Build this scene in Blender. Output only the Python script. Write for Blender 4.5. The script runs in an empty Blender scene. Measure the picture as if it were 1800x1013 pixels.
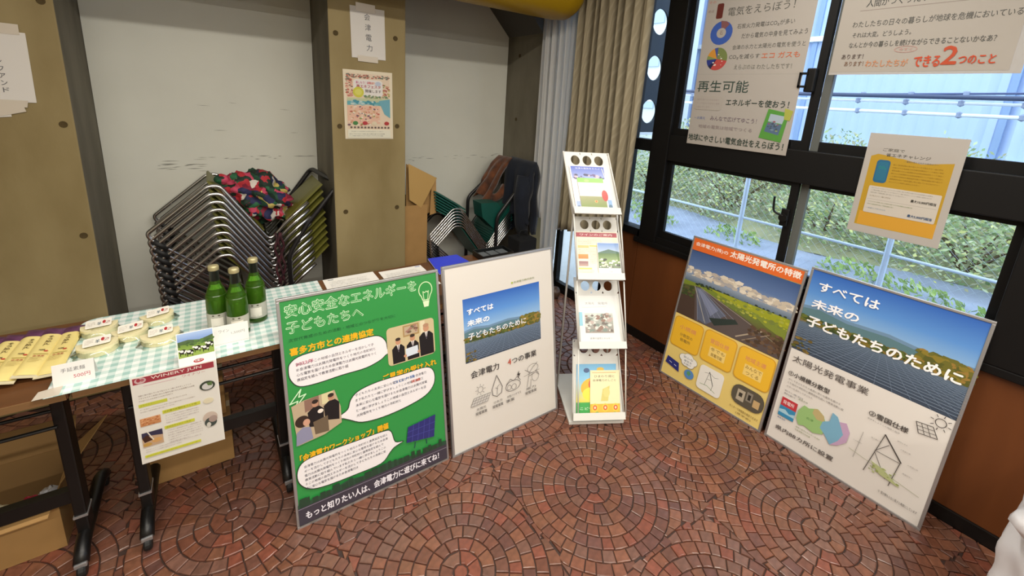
import bpy, bmesh, math, random
import numpy as np
from mathutils import Vector, Matrix, noise
random.seed(7)
PI = math.pi
S = bpy.context.scene
COL = S.collection

# ------------------------------------------------------------------ camera
cam_d = bpy.data.cameras.new('camera'); cam = bpy.data.objects.new('camera', cam_d); COL.objects.link(cam)
R = Matrix(((0.82142611, 0.08599768, -0.56379388), (-0.56704268, 0.22889796, -0.79124479), (0.06100606, 0.96964433, 0.23678712)))
cam.matrix_world = Matrix.Translation((0, 0, 1.6)) @ R.to_4x4()
cam_d.sensor_width = 36; cam_d.lens = 760.49 / 1800 * 36
cam_d.shift_x = -5 / 1800; cam_d.shift_y = -145.5 / 1800
cam_d.clip_start = 0.02; cam_d.clip_end = 200
S.camera = cam
# ------------------------------------------------------------------ world + lights + exposure
S.view_settings.view_transform = 'Standard'; S.view_settings.look = 'None'
S.view_settings.gamma = 1; S.view_settings.exposure = 0.0; S.view_settings.use_curve_mapping = False
w = bpy.data.worlds.new('overcast_sky'); S.world = w; w.use_nodes = True
bg = w.node_tree.nodes['Background']; bg.inputs[0].default_value = (0.78, 0.88, 1.0, 1); bg.inputs[1].default_value = 3.5
def area(name, loc, sx, sy, power, col, rot=(0, 0, 0)):
    l = bpy.data.lights.new(name, 'AREA'); l.shape = 'RECTANGLE'; l.size = sx; l.size_y = sy; l.energy = power; l.color = col
    o = bpy.data.objects.new(name, l); o.location = loc; o.rotation_euler = rot; COL.objects.link(o); return o
WARM = (1.0, 0.94, 0.84)
area('ceiling_tube_near', (0.4, 0.9, 2.64), 3.0, 0.12, 58, WARM)
area('ceiling_tube_middle', (0.4, -0.9, 2.64), 3.0, 0.12, 78, WARM)
area('ceiling_tube_far', (0.4, -2.7, 2.64), 3.0, 0.12, 90, WARM)

# ------------------------------------------------------------------ materials
def s2l(c):
    return tuple(((v / 12.92) if v <= 0.04045 else ((v + 0.055) / 1.055) ** 2.4) for v in c)
def hexc(h):
    return s2l(tuple(int(h[i:i + 2], 16) / 255 for i in (0, 2, 4)))
MATS = {}
def mat(name, col, rough=0.5, metal=0, spec=0.5, noise_amt=0, nscale=8, col2=None, bump=0, bscale=60, coat=0, stretch=(1, 1, 1), trans=0, emit=None, sheen=0):
    if name in MATS: return MATS[name]
    m = bpy.data.materials.new(name); m.use_nodes = True; nt = m.node_tree; b = nt.nodes['Principled BSDF']
    col = hexc(col) if isinstance(col, str) else col
    b.inputs['Base Color'].default_value = (*col, 1); b.inputs['Roughness'].default_value = rough
    b.inputs['Metallic'].default_value = metal; b.inputs['Specular IOR Level'].default_value = spec
    b.inputs['Coat Weight'].default_value = coat; b.inputs['Coat Roughness'].default_value = 0.12
    b.inputs['Transmission Weight'].default_value = trans; b.inputs['Sheen Weight'].default_value = sheen
    if noise_amt or bump:
        tc = nt.nodes.new('ShaderNodeTexCoord'); mp = nt.nodes.new('ShaderNodeMapping'); mp.inputs['Scale'].default_value = stretch
        nt.links.new(tc.outputs['Object'], mp.inputs[0])
    if noise_amt:
        n = nt.nodes.new('ShaderNodeTexNoise'); n.inputs['Scale'].default_value = nscale; n.inputs['Detail'].default_value = 6
        nt.links.new(mp.outputs[0], n.inputs['Vector'])
        r = nt.nodes.new('ShaderNodeValToRGB'); c2 = hexc(col2) if isinstance(col2, str) else (col2 or tuple(v * (1 - noise_amt) for v in col))
        r.color_ramp.elements[0].position = 0.32; r.color_ramp.elements[1].position = 0.68
        r.color_ramp.elements[0].color = (*c2, 1); r.color_ramp.elements[1].color = (*col, 1)
        nt.links.new(n.outputs['Fac'], r.inputs[0]); nt.links.new(r.outputs[0], b.inputs['Base Color'])
    if bump:
        n2 = nt.nodes.new('ShaderNodeTexNoise'); n2.inputs['Scale'].default_value = bscale; n2.inputs['Detail'].default_value = 4
        nt.links.new(mp.outputs[0], n2.inputs['Vector'])
        bp = nt.nodes.new('ShaderNodeBump'); bp.inputs['Strength'].default_value = bump; bp.inputs['Distance'].default_value = 0.004
        nt.links.new(n2.outputs['Fac'], bp.inputs['Height']); nt.links.new(bp.outputs[0], b.inputs['Normal'])
    MATS[name] = m; return m
def attr_mat(name, rough=0.5, coat=0, nz=0, bump=0, translucent=0):
    if name in MATS: return MATS[name]
    m = bpy.data.materials.new(name); m.use_nodes = True; nt = m.node_tree; b = nt.nodes['Principled BSDF']
    a = nt.nodes.new('ShaderNodeAttribute'); a.attribute_name = 'Col'
    b.inputs['Roughness'].default_value = rough; b.inputs['Coat Weight'].default_value = coat; b.inputs['Coat Roughness'].default_value = 0.16
    src = a.outputs['Color']
    if nz:
        tc = nt.nodes.new('ShaderNodeTexCoord'); n = nt.nodes.new('ShaderNodeTexNoise'); n.inputs['Scale'].default_value = 45; n.inputs['Detail'].default_value = 5
        nt.links.new(tc.outputs['Object'], n.inputs['Vector'])
        mx = nt.nodes.new('ShaderNodeMix'); mx.data_type = 'RGBA'; mx.blend_type = 'MULTIPLY'; mx.inputs[0].default_value = nz
        rr = nt.nodes.new('ShaderNodeValToRGB'); rr.color_ramp.elements[0].position = 0.3; rr.color_ramp.elements[1].position = 0.7
        rr.color_ramp.elements[0].color = (.35, .33, .32, 1); rr.color_ramp.elements[1].color = (1, 1, 1, 1)
        nt.links.new(n.outputs['Fac'], rr.inputs[0]); nt.links.new(src, mx.inputs[6]); nt.links.new(rr.outputs[0], mx.inputs[7]); src = mx.outputs[2]
        if bump:
            bp = nt.nodes.new('ShaderNodeBump'); bp.inputs['Strength'].default_value = bump; bp.inputs['Distance'].default_value = 0.003
            nt.links.new(n.outputs['Fac'], bp.inputs['Height']); nt.links.new(bp.outputs[0], b.inputs['Normal'])
    nt.links.new(src, b.inputs['Base Color'])
    if translucent:
        t = nt.nodes.new('ShaderNodeBsdfTranslucent'); nt.links.new(src, t.inputs[0]); mxs = nt.nodes.new('ShaderNodeMixShader'); mxs.inputs[0].default_value = translucent
        nt.links.new(b.outputs[0], mxs.inputs[1]); nt.links.new(t.outputs[0], mxs.inputs[2]); nt.links.new(mxs.outputs[0], nt.nodes['Material Output'].inputs[0])
    MATS[name] = m; return m
def glass_mat(name, tint=(1, 1, 1), refl=0.08, rough=0.02):
    if name in MATS: return MATS[name]
    m = bpy.data.materials.new(name); m.use_nodes = True; nt = m.node_tree; nt.nodes.remove(nt.nodes['Principled BSDF'])
    t = nt.nodes.new('ShaderNodeBsdfTransparent'); t.inputs[0].default_value = (*tint, 1)
    g = nt.nodes.new('ShaderNodeBsdfGlossy'); g.inputs['Roughness'].default_value = rough
    f = nt.nodes.new('ShaderNodeFresnel'); f.inputs[0].default_value = 1.45
    ml = nt.nodes.new('ShaderNodeMath'); ml.operation = 'MULTIPLY'; ml.inputs[1].default_value = refl * 10
    mx = nt.nodes.new('ShaderNodeMixShader')
    nt.links.new(f.outputs[0], ml.inputs[0]); nt.links.new(ml.outputs[0], mx.inputs[0]); nt.links.new(t.outputs[0], mx.inputs[1]); nt.links.new(g.outputs[0], mx.inputs[2])
    nt.links.new(mx.outputs[0], nt.nodes['Material Output'].inputs[0]); MATS[name] = m; return m
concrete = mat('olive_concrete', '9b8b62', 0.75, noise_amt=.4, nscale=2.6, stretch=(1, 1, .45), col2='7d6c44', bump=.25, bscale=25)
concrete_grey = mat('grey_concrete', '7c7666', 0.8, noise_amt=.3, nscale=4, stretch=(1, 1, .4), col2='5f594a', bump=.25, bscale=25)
dark_beam = mat('dark_beam', '4f4c46', 0.8)
white_panel = mat('white_panel', 'd6d6cb', 0.55, noise_amt=.07, nscale=2.5, bump=.1, bscale=12)
scuff = mat('scuff_grey', '8a8a82', 0.8, noise_amt=.3, nscale=40)
plaster = mat('plaster', 'cfc9b8', 0.8)
wood_or = mat('orange_wood', '7a4622', 0.35, noise_amt=.3, nscale=3, stretch=(1, 1, .08), col2='5c3319', bump=.05)
blackmetal = mat('black_metal', '0c0b0b', 0.4)
sashmat = mat('black_sash', '060505', 0.55, spec=.3)
sashgrey = mat('grey_sash_edge', '5c5f5c', 0.4)
silver = mat('silver', 'b9b9bb', 0.35, metal=.75)
chrome = mat('chrome', 'd2d2d2', 0.22, metal=1)
white_enamel = mat('white_enamel', 'dddcd6', 0.35)
tablewood = mat('table_wood', '6b4528', 0.38, noise_amt=.35, nscale=6, stretch=(.2, 1, 1), col2='4f301b')
tableedge = mat('table_edge', '7a5a38', 0.5)
cardboard = mat('cardboard', 'a8824e', 0.8, noise_amt=.12, nscale=10)
cardboard_in = mat('cardboard_inside', '8d6c40', 0.85)
grout = mat('grout', '42302a', 0.6, noise_amt=.3, nscale=60)
rubber = mat('rubber', '141414', 0.6)
yellowm = mat('yellow_paint', 'a8870c', 0.4)
PRINT = attr_mat('printed_sheet', 0.32, coat=.25)
PAPER = attr_mat('printed_paper', 0.6, translucent=.25)
TILE = attr_mat('terracotta_tile', 0.42, coat=.28, nz=.55, bump=.35)
LEAF = attr_mat('leaf', 0.6, translucent=.3)
CLEAR = glass_mat('window_glass', (.94, .97, .97), .05)
FILM = glass_mat('clear_film', (.93, .95, .94), .11, .12)

# ------------------------------------------------------------------ object helpers
MW = {}
def add(o, parent=None):
    COL.objects.link(o)
    if parent is not None: o.parent = parent
    return o
def thing(name, label, cat, loc=(0, 0, 0), rot=None, group=None, kind=None):
    o = bpy.data.objects.new(name, None); o.empty_display_size = .05; COL.objects.link(o)
    M = Matrix.Translation(loc) @ (rot.to_4x4() if rot is not None else Matrix())
    o.matrix_world = M; MW[o.name] = M
    if label: o['label'] = label
    if cat: o['category'] = cat
    if group: o['group'] = group
    if kind: o['kind'] = kind
    return o
def tag(o, label=None, cat=None, group=None, kind=None):
    if label: o['label'] = label
    if cat: o['category'] = cat
    if group: o['group'] = group
    if kind: o['kind'] = kind
    return o
class MB:
    def __init__(s): s.v = []; s.f = []; s.m = []; s.c = None
    def quad(s, pts, m=0):
        n = len(s.v); s.v += [tuple(p) for p in pts]; s.f.append(tuple(range(n, n + len(pts)))); s.m.append(m)
    def box(s, a, b, m=0, M=None, bev=0):
        x0, y0, z0 = a; x1, y1, z1 = b
        if bev <= 0:
            P = [(x0, y0, z0), (x1, y0, z0), (x1, y1, z0), (x0, y1, z0), (x0, y0, z1), (x1, y0, z1), (x1, y1, z1), (x0, y1, z1)]
            F = [(0, 3, 2, 1), (4, 5, 6, 7), (0, 1, 5, 4), (1, 2, 6, 5), (2, 3, 7, 6), (3, 0, 4, 7)]
        else:
            bm = bmesh.new(); bmesh.ops.create_cube(bm, size=1)
            for v in bm.verts: v.co = Vector(((x0 + x1) / 2 + v.co.x * (x1 - x0), (y0 + y1) / 2 + v.co.y * (y1 - y0), (z0 + z1) / 2 + v.co.z * (z1 - z0)))
            bmesh.ops.bevel(bm, geom=bm.edges[:], offset=bev, segments=2, affect='EDGES', profile=.6)
            bm.verts.index_update(); P = [tuple(v.co) for v in bm.verts]; F = [tuple(v.index for v in f.verts) for f in bm.faces]; bm.free()
        if M is not None: P = [tuple(M @ Vector(p)) for p in P]
        n = len(s.v); s.v += P; s.f += [tuple(i + n for i in f) for f in F]; s.m += [m] * len(F); return s
    def tube(s, pts, r, seg=8, m=0, cap=True, rs=None, closed=False):
        pts = [Vector(p) for p in pts]; n = len(pts); base = len(s.v); up = None
        for i, p in enumerate(pts):
            if closed: t = (pts[(i + 1) % n] - pts[i - 1])
            else: t = (pts[min(i + 1, n - 1)] - pts[max(i - 1, 0)])
            t.normalize()
            if up is None: up = t.orthogonal().normalized()
            up = (up - t * up.dot(t)); up = up.normalized() if up.length > 1e-6 else t.orthogonal().normalized()
            q = t.cross(up); rr = rs[i] if rs else r
            for k in range(seg):
                a = 2 * PI * k / seg; s.v.append(tuple(p + up * math.cos(a) * rr + q * math.sin(a) * rr))
        for i in range(n if closed else n - 1):
            j = (i + 1) % n
            for k in range(seg):
                k2 = (k + 1) % seg
                s.f.append((base + i * seg + k, base + i * seg + k2, base + j * seg + k2, base + j * seg + k)); s.m.append(m)
        if cap and not closed:
            s.f.append(tuple(base + k for k in range(seg))[::-1]); s.m.append(m)
            s.f.append(tuple(base + (n - 1) * seg + k for k in range(seg))); s.m.append(m)
        return s
    def lathe(s, prof, c, seg=24, m=0, mf=None, axis='z'):
        base = len(s.v); n = len(prof)
        for r, z in prof:
            for k in range(seg):
                a = 2 * PI * k / seg
                p = (r * math.cos(a), r * math.sin(a), z) if axis == 'z' else (r * math.cos(a), z, r * math.sin(a))
                s.v.append((c[0] + p[0], c[1] + p[1], c[2] + p[2]))
        for i in range(n - 1):
            for k in range(seg):
                k2 = (k + 1) % seg
                s.f.append((base + i * seg + k, base + i * seg + k2, base + (i + 1) * seg + k2, base + (i + 1) * seg + k)); s.m.append(mf(i) if mf else m)
        return s
    def prism(s, poly, d, m=0):
        """poly: list of 3D points, d: extrusion vector"""
        n = len(poly); b = len(s.v); d = Vector(d)
        s.v += [tuple(p) for p in poly] + [tuple(Vector(p) + d) for p in poly]
        s.f.append(tuple(range(b, b + n))[::-1]); s.f.append(tuple(range(b + n, b + 2 * n))); s.m += [m, m]
        for i in range(n):
            j = (i + 1) % n; s.f.append((b + i, b + j, b + n + j, b + n + i)); s.m.append(m)
        return s
    def grid(s, fn, nu, nv, m=0):
        b = len(s.v)
        for i in range(nu + 1):
            for j in range(nv + 1): s.v.append(tuple(fn(i / nu, j / nv)))
        for i in range(nu):
            for j in range(nv):
                a = b + i * (nv + 1) + j; s.f.append((a, a + 1, a + nv + 2, a + nv + 1)); s.m.append(m)
        return s
    def build(s, name, mats, parent=None, smooth=False, world=True, solid=0, recalc=True, colors=None):
        me = bpy.data.meshes.new(name)
        vs = s.v
        if world and parent is not None and parent.name in MW:
            Mi = MW[parent.name].inverted(); vs = [tuple(Mi @ Vector(p)) for p in vs]
        me.from_pydata(vs, [], s.f)
        mats = mats if isinstance(mats, (list, tuple)) else [mats]
        for q in mats: me.materials.append(q)
        me.polygons.foreach_set('material_index', s.m)
        if smooth: me.polygons.foreach_set('use_smooth', [True] * len(s.f))
        if recalc:
            bm = bmesh.new(); bm.from_mesh(me); bmesh.ops.recalc_face_normals(bm, faces=bm.faces); bm.to_mesh(me); bm.free()
        if colors is not None:
            ca = me.color_attributes.new('Col', 'FLOAT_COLOR', 'CORNER'); buf = []
            for p in me.polygons:
                c = colors[p.index]
                for _ in range(p.loop_total): buf += [c[0], c[1], c[2], 1]
            ca.data.foreach_set('color', buf)
        me.update()
        o = bpy.data.objects.new(name, me); COL.objects.link(o)
        if parent is not None:
            o.parent = parent; MW[o.name] = MW.get(parent.name, Matrix()) if (world or True) else Matrix()
        else: MW[o.name] = Matrix()
        if solid:
            md = o.modifiers.new('thickness', 'SOLIDIFY'); md.thickness = solid; md.offset = 0
        return o
def struct(name, mb, mats, parent=None, **k):
    o = mb.build(name, mats, parent, **k)
    if parent is None: o['kind'] = 'structure'
    return o
def wob(pts, n=6):
    """round polyline corners"""
    out = [Vector(pts[0])]
    for i in range(1, len(pts) - 1):
        a, b, c = Vector(pts[i - 1]), Vector(pts[i]), Vector(pts[i + 1]); r = min((a - b).length, (c - b).length, .09) * .48
        p = b + (a - b).normalized() * r; q = b + (c - b).normalized() * r
        for k in range(n + 1):
            t = k / n; out.append(p * (1 - t) ** 2 + b * 2 * t * (1 - t) + q * t * t)
    out.append(Vector(pts[-1])); return out

# ------------------------------------------------------------------ printed sheets: flat print as thin coloured faces
_tc = {}
def glyphs(txt, bold, res=2):
    k = (txt, bold, res)
    if k in _tc: return _tc[k]
    cu = bpy.data.curves.new('t', 'FONT'); cu.body = txt; cu.size = 1; cu.resolution_u = res;  cu.fill_mode = 'FRONT'
    o = bpy.data.objects.new('t', cu); COL.objects.link(o)
    dg = bpy.context.evaluated_depsgraph_get(); ev = o.evaluated_get(dg); me = ev.to_mesh()
    vs = [(v.co.x, v.co.y) for v in me.vertices]; fs = [tuple(p.vertices) for p in me.polygons]
    ev.to_mesh_clear(); bpy.data.objects.remove(o); bpy.data.curves.remove(cu)
    _tc[k] = (vs, fs); return _tc[k]
class Canvas:
    """millimetre coordinates, origin top left, y down"""
    def __init__(s): s.v = []; s.f = []; s.c = []; s.L = 0
    def poly(s, pts, col, cols=None):
        s.L += 1; b = len(s.v); s.v += [(p[0], p[1], s.L) for p in pts]; s.f.append(tuple(range(b, b + len(pts))))
        s.c.append([hexc(x) for x in cols] if cols else [hexc(col)] * len(pts)); return s
    def rect(s, x, y, w, h, col): return s.poly([(x, y), (x, y + h), (x + w, y + h), (x + w, y)], col)
    def grad(s, x, y, w, h, stops):
        for (a, ca), (b, cb) in zip(stops, stops[1:]):
            s.poly([(x, y + a * h), (x, y + b * h), (x + w, y + b * h), (x + w, y + a * h)], None, [ca, cb, cb, ca]); s.L -= 1
        s.L += 1; return s
    def ell(s, x, y, rx, ry, col, n=20, a0=0, a1=2 * PI):
        pts = [(x + rx * math.cos(a0 + (a1 - a0) * k / n), y - ry * math.sin(a0 + (a1 - a0) * k / n)) for k in range(n if a1 - a0 > 6.28 else n + 1)]
        if a1 - a0 <= 6.28: pts.append((x, y))
        return s.poly(pts, col)
    def rr(s, x, y, w, h, r, col):
        pts = []
        for cx, cy, a in ((x + w - r, y + r, 0), (x + r, y + r, PI / 2), (x + r, y + h - r, PI), (x + w - r, y + h - r, 1.5 * PI)):
            for k in range(5): t = a + PI / 2 * k / 4; pts.append((cx + r * math.cos(t), cy - r * math.sin(t)))
        return s.poly(pts, col)
    def line(s, pts, wd, col):
        for p, q in zip(pts, pts[1:]):
            d = Vector((q[0] - p[0], q[1] - p[1]))
            if d.length < 1e-6: continue
            n = Vector((-d.y, d.x)).normalized() * wd / 2; e = d.normalized() * wd * .3
            s.poly([(p[0] - e.x + n.x, p[1] - e.y + n.y), (q[0] + e.x + n.x, q[1] + e.y + n.y), (q[0] + e.x - n.x, q[1] + e.y - n.y), (p[0] - e.x - n.x, p[1] - e.y - n.y)], col); s.L -= .9
        s.L += 1; return s
    def ring(s, x, y, rx, ry, wd, col, a0=0, a1=2 * PI, n=20):
        return s.line([(x + rx * math.cos(a0 + (a1 - a0) * k / n), y - ry * math.sin(a0 + (a1 - a0) * k / n)) for k in range(n + 1)], wd, col)
    def text(s, t, x, y, wd, h, col, bold=0, res=2, slant=0):
        vs, fs = glyphs(t, 0, res)
        if not vs: return s
        if bold > 0:
            q = h * bold * .9
            for dx, dy in ((q, 0), (-q, 0), (0, q), (0, -q)): s.text(t, x + dx, y + dy, wd, h, col, 0, res, slant)
        x0 = min(v[0] for v in vs); x1 = max(v[0] for v in vs); y0 = min(v[1] for v in vs); y1 = max(v[1] for v in vs)
        s.L += 1; b = len(s.v); kx = wd / (x1 - x0); ky = h / (y1 - y0)
        s.v += [(x + (v[0] - x0) * kx + slant * (v[1] - y0) * ky, y + h - (v[1] - y0) * ky, s.L) for v in vs]
        c = hexc(col)
        for f in fs: s.f.append(tuple(i + b for i in f)); s.c.append([c] * len(f))
        return s
    def lines(s, x, y, wd, n, pitch, h, col, pool=None, seed=0, bold=0.0, last=.6):
        rnd = random.Random(seed)
        for i in range(n):
            L = wd * (last if i == n - 1 else rnd.uniform(.93, 1)); k = max(3, int(L / h * 1.0))
            t = (pool or BODY); a = rnd.randrange(len(t)); t = (t * 4)[a:a + k]
            s.text(t, x, y + i * pitch, L, h, col, bold, 1)
        return s
    def speck(s, n, x0, y0, x1, y1, r, cols, seed=1, fn=None, flat=.6):
        rnd = random.Random(seed)
        for _ in range(n):
            x = rnd.uniform(x0, x1); y = rnd.uniform(y0, y1) if fn is None else fn(x) + rnd.uniform(y0, y1)
            rr = r * rnd.uniform(.5, 1.3); k = rnd.randint(5, 7); ph = rnd.random() * 6
            s.poly([(x + rr * math.cos(ph + 2 * PI * j / k) * rnd.uniform(.7, 1.2), y + flat * rr * math.sin(ph + 2 * PI * j / k)) for j in range(k)], rnd.choice(cols)); s.L -= .86
        s.L += 1; return s
    def build(s, name, O, U, V, N, parent, m=None, step=.00004, off=.0006, fn=None, label=None):
        O, U, V, N = Vector(O), Vector(U).normalized(), Vector(V).normalized(), Vector(N).normalized()
        P = []
        for x, y, l in s.v:
            p = O + U * (x / 1000) + V * (y / 1000) + N * (off + step * l)
            if fn: p += fn(x, y)
            P.append(p)
        Mi = MW[parent.name].inverted() if parent is not None and parent.name in MW else Matrix()
        me = bpy.data.meshes.new(name); me.from_pydata([tuple(Mi @ p) for p in P], [], s.f); me.materials.append(m or PRINT)
        ca = me.color_attributes.new('Col', 'FLOAT_COLOR', 'CORNER'); buf = []
        for cs in s.c:
            for c in cs: buf += [c[0], c[1], c[2], 1]
        ca.data.foreach_set('color', buf); me.update()
        o = bpy.data.objects.new(name, me); COL.objects.link(o)
        if parent is not None: o.parent = parent
        if label: o['label'] = label
        return o
BODY = 'この地域の自然エネルギーを活かして子どもたちの未来に安心な電気を届けるため会津電力は太陽光発電所をつくり地元の市町村と連携協定を結んで教育活動に取り組んでいます私たちと一緒に学びましょう'

# ================================================================== THE SETTING
# ---- floor with rosette paving
fl = MB(); fl.box((-3.2, -4.2, -.08), (2.5, 3.4, -.004)); floor = struct('floor', fl, grout)
def proj(p):
    d = Vector(p) - Vector((0, 0, 1.6)); x = d.dot(R.col[0]); y = d.dot(R.col[1]); z = -d.dot(R.col[2])
    return (905 + 760.49 * x / z, 361 - 760.49 * y / z) if z > .05 else (-1e4, -1e4)
def clip(poly, a, b, c):
    out = []
    for i in range(len(poly)):
        p, q = poly[i], poly[(i + 1) % len(poly)]; dp = a * p[0] + b * p[1] - c; dq = a * q[0] + b * q[1] - c
        if dp <= 0: out.append(p)
        if dp * dq < 0: t = dp / (dp - dq); out.append((p[0] + (q[0] - p[0]) * t, p[1] + (q[1] - p[1]) * t))
    return out
def parea(p): return abs(sum(p[i][0] * p[(i + 1) % len(p)][1] - p[(i + 1) % len(p)][0] * p[i][1] for i in range(len(p)))) / 2
tiles = []; PIT = .6375; rt = random.Random(5)
def wav(t, b): return .015 * math.sin(t * 27 + b * 3) + .004 * math.sin(t * 71 + b)
TCOL = ['7c4d3b', '83523d', '764a3a', '885842', '7a5342', '724b3d', '82553f', '70493f', '874d3b', '7d584a']
for ix in range(-3, 5):
    for iy in range(-2, 6):
        cx, cy = -.055 + PIT * ix, .365 + PIT * iy
        if cx < -2.2 or cx > 2.7 or cy > 3.4: continue
        h = PIT / 2
        for k in range(0, 10):
            r0, r1 = (0, .026) if k == 0 else (.026 + (k - 1) * .0475, .026 + k * .0475)
            n = 1 if k == 0 else max(5, int(2 * PI * (r0 + r1) / 2 / .047)); ph = rt.random() * 6
            cuts = [ph + 2 * PI * (j + rt.uniform(-.16, .16)) / n for j in range(n)]
            for j in range(n):
                if n == 1: P = [(cx + r1 * math.cos(t * PI / 4), cy + r1 * math.sin(t * PI / 4)) for t in range(8)]
                else:
                    a, b = cuts[j], cuts[(j + 1) % n] + (2 * PI if j == n - 1 else 0); md = (a + b) / 2; jr = rt.uniform(-.002, .002)
                    P = [(cx + r * math.cos(t), cy + r * math.sin(t)) for r, t in ((r0, a), (r1, a), (r1 * 1.004 + jr, md), (r1, b), (r0, b), (r0, md))]
                mx0, my0 = sum(p[0] for p in P) / len(P), sum(p[1] for p in P) / len(P)
                P = clip(P, 1, 0, cx + h + wav(my0, cx + h)); P = clip(P, -1, 0, -(cx - h) - wav(my0, cx - h)) if P else P
                P = clip(P, 0, 1, cy + h + wav(mx0, cy + h)) if P else P; P = clip(P, 0, -1, -(cy - h) - wav(mx0, cy - h)) if P else P
                if len(P) < 3 or parea(P) < .00018: continue
                P = clip(P, 1, 0, 2.372)
                if len(P) < 3: continue
                mx, my = sum(p[0] for p in P) / len(P), sum(p[1] for p in P) / len(P)
                if my > 3.2 or my < -1.2 or mx < -1.9 or (my > 2.74 and (mx < -.5 or .59 < mx < 1.05 or mx > 2.13)): continue
                tiles.append((mx, my, P))
def tile_geo(mb, cols, mx, my, P, ox=0, oy=0):
    n = len(P); b = len(mb.v); z = rt.uniform(.0, .0015); tx, ty = rt.uniform(-.02, .02), rt.uniform(-.02, .02)
    for sh, zz in ((.0022, -.004), (.003, .0), (.0062, .0018)):
        for p in P:
            d = Vector((mx - p[0], my - p[1])); L = d.length; d = d / L * min(sh, L * .5) if L > 0 else d
            x, y = p[0] + d.x, p[1] + d.y
            mb.v.append((x - ox, y - oy, zz + z * (zz >= 0) + (tx * (x - mx) + ty * (y - my)) * (zz >= 0)))
    for l in range(2):
        for i in range(n):
            j = (i + 1) % n; mb.f.append((b + l * n + i, b + l * n + j, b + (l + 1) * n + j, b + (l + 1) * n + i)); mb.m.append(0)
    mb.f.append(tuple(b + 2 * n + i for i in range(n))); mb.m.append(0)
    c = hexc(rt.choice(TCOL)); k = rt.uniform(.86, 1.08); c = tuple(min(1, v * k) for v in c); cols += [c] * (2 * n + 1)
def tscore(t):
    q = [proj((p[0], p[1], 0)) for p in t[2]]
    if not all(0 < x < 1800 and 0 < y < 1013 for x, y in q): return 0
    x, y = q[0]
    if x < 500 and y < 900 or t[0] < -.25 or (t[1] > 1.44 and t[0] < 1.4) or t[0] > 2.2: return 0
    return parea(q)
tiles.sort(key=lambda t: -tscore(t))
for t in tiles[:300]:
    mb = MB(); cols = []; tile_geo(mb, cols, *t, ox=t[0], oy=t[1]); o = mb.build('paving_tile', TILE, floor, world=False, recalc=False, colors=cols); o.location = (t[0], t[1], 0)
mb = MB(); cols = []
for t in tiles[300:]: tile_geo(mb, cols, *t)
o = mb.build('paving_tiles', TILE, floor, recalc=False, colors=cols); o['kind'] = 'stuff'

# ---- ceiling, unseen walls
struct('ceiling', MB().box((-3.2, -4.2, 2.72), (2.6, 3.5, 2.8)), plaster)
struct('wall_left', MB().box((-3.3, -4.2, 0), (-3.2, 3.4, 2.72)), plaster)
struct('wall_front', MB().box((-3.2, -4.3, 0), (2.5, -4.2, 2.72)), plaster)
# ---- back wall with pillars and white niche boards
KS = 1.291                                   # the back wall stands this much further than the table's rear edge
def far(x, y, z): return (x * KS, y * KS, 1.6 + (z - 1.6) * KS)
YP, YN = 2.75, 3.228
wb = struct('wall_back', MB().box((-3.2, YN + .012, 0), (2.5, YN + .2, 2.72)), concrete_grey)
def pillar(x0, x1, y1=YN + .05, label=None):
    m = MB(); m.box((x0, YP, 0), (x1, y1, 2.72), bev=.008)
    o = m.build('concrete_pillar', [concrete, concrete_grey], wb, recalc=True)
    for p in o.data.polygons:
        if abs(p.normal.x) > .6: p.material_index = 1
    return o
pl = pillar(-3.2, -.497); pm = pillar(.595, 1.048); pr = pillar(2.13, 2.372)
def tie(p, x, z, y=YP, ax='y'):
    m = MB(); prof = [(.015, 0), (.014, .0006), (.008, -.0005), (.0001, -.001)]
    if ax == 'y': m.lathe([(r, -q - .001) for r, q in prof], (x, y, z), 12, axis='y')
    else:
        m.lathe([(r, q) for r, q in prof], (0, 0, 0), 12); m.v = [(x - .001 - v[2], y + v[0], z + v[1]) for v in m.v]
    m.build('form_tie_hole', mat('tie_hole', '4a3c1e', .9), p)
for x, z in ((.634, 1.906), (.982, 1.919), (.639, 1.382), (.991, 1.388), (.658, .85), (.988, .85)): tie(pm, x, z)
for x, z in ((-.535, 1.88), (-.535, 1.37), (-.535, .85)): tie(pl, x, z)
for z in (1.44, 1.95): tie(pr, 2.13, z, 3.05, 'x')
for x0, x1 in ((-.495, .593), (1.05, 2.128)):
    m = MB().box((x0, YN - .006, 0), (x1, YN + .012, 2.5)); o = m.build('niche_panel', white_panel, wb)
rs = random.Random(3)
def scuffs(x0, x1, z, n, dz=.02):
    m = MB(); x0, x1, z, dz = x0 * KS, x1 * KS, 1.6 + (z - 1.6) * KS, dz * KS
    for _ in range(n):
        x = rs.uniform(x0, x1); L = rs.uniform(.02, .09); zz = z + rs.uniform(-dz, dz); t = rs.uniform(.0006, .0022); sl = rs.uniform(-.08, .08)
        m.quad([(x, YN - .0075, zz), (x + L * .4, YN - .0075, zz + sl * L * .4 - t), (x + L, YN - .0075, zz + sl * L), (x + L * .5, YN - .0075, zz + sl * L * .5 + t)])
    m.build('scuff_mark', scuff, wb, recalc=False)
scuffs(-.22, -.06, 1.20, 14); scuffs(-.22, .42, 1.245, 18, .012); scuffs(-.15, .4, 1.42, 5, .1); scuffs(.9, 1.6, 1.215, 18, .015)
m = MB(); m.prism([(2.129, YP + .01, 2.10), (2.129, YP + .01, 2.6), (1.63, YP + .01, 2.6)], (0, YN - YP, 0)); m.build('beam_haunch', dark_beam, wb)
m = MB(); m.box((-3.2, YP + .03, 2.56), (2.12, YN + .02, 2.72)); m.build('beam', dark_beam, wb)
struct('light_block_bulkhead', MB().box((-3.2, 2.36, 2.36), (2.36, 2.54, 2.72)), dark_beam)  # unseen bulkhead, added to stop lamp light leaking over the duct onto the niches
d = MB()
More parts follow.
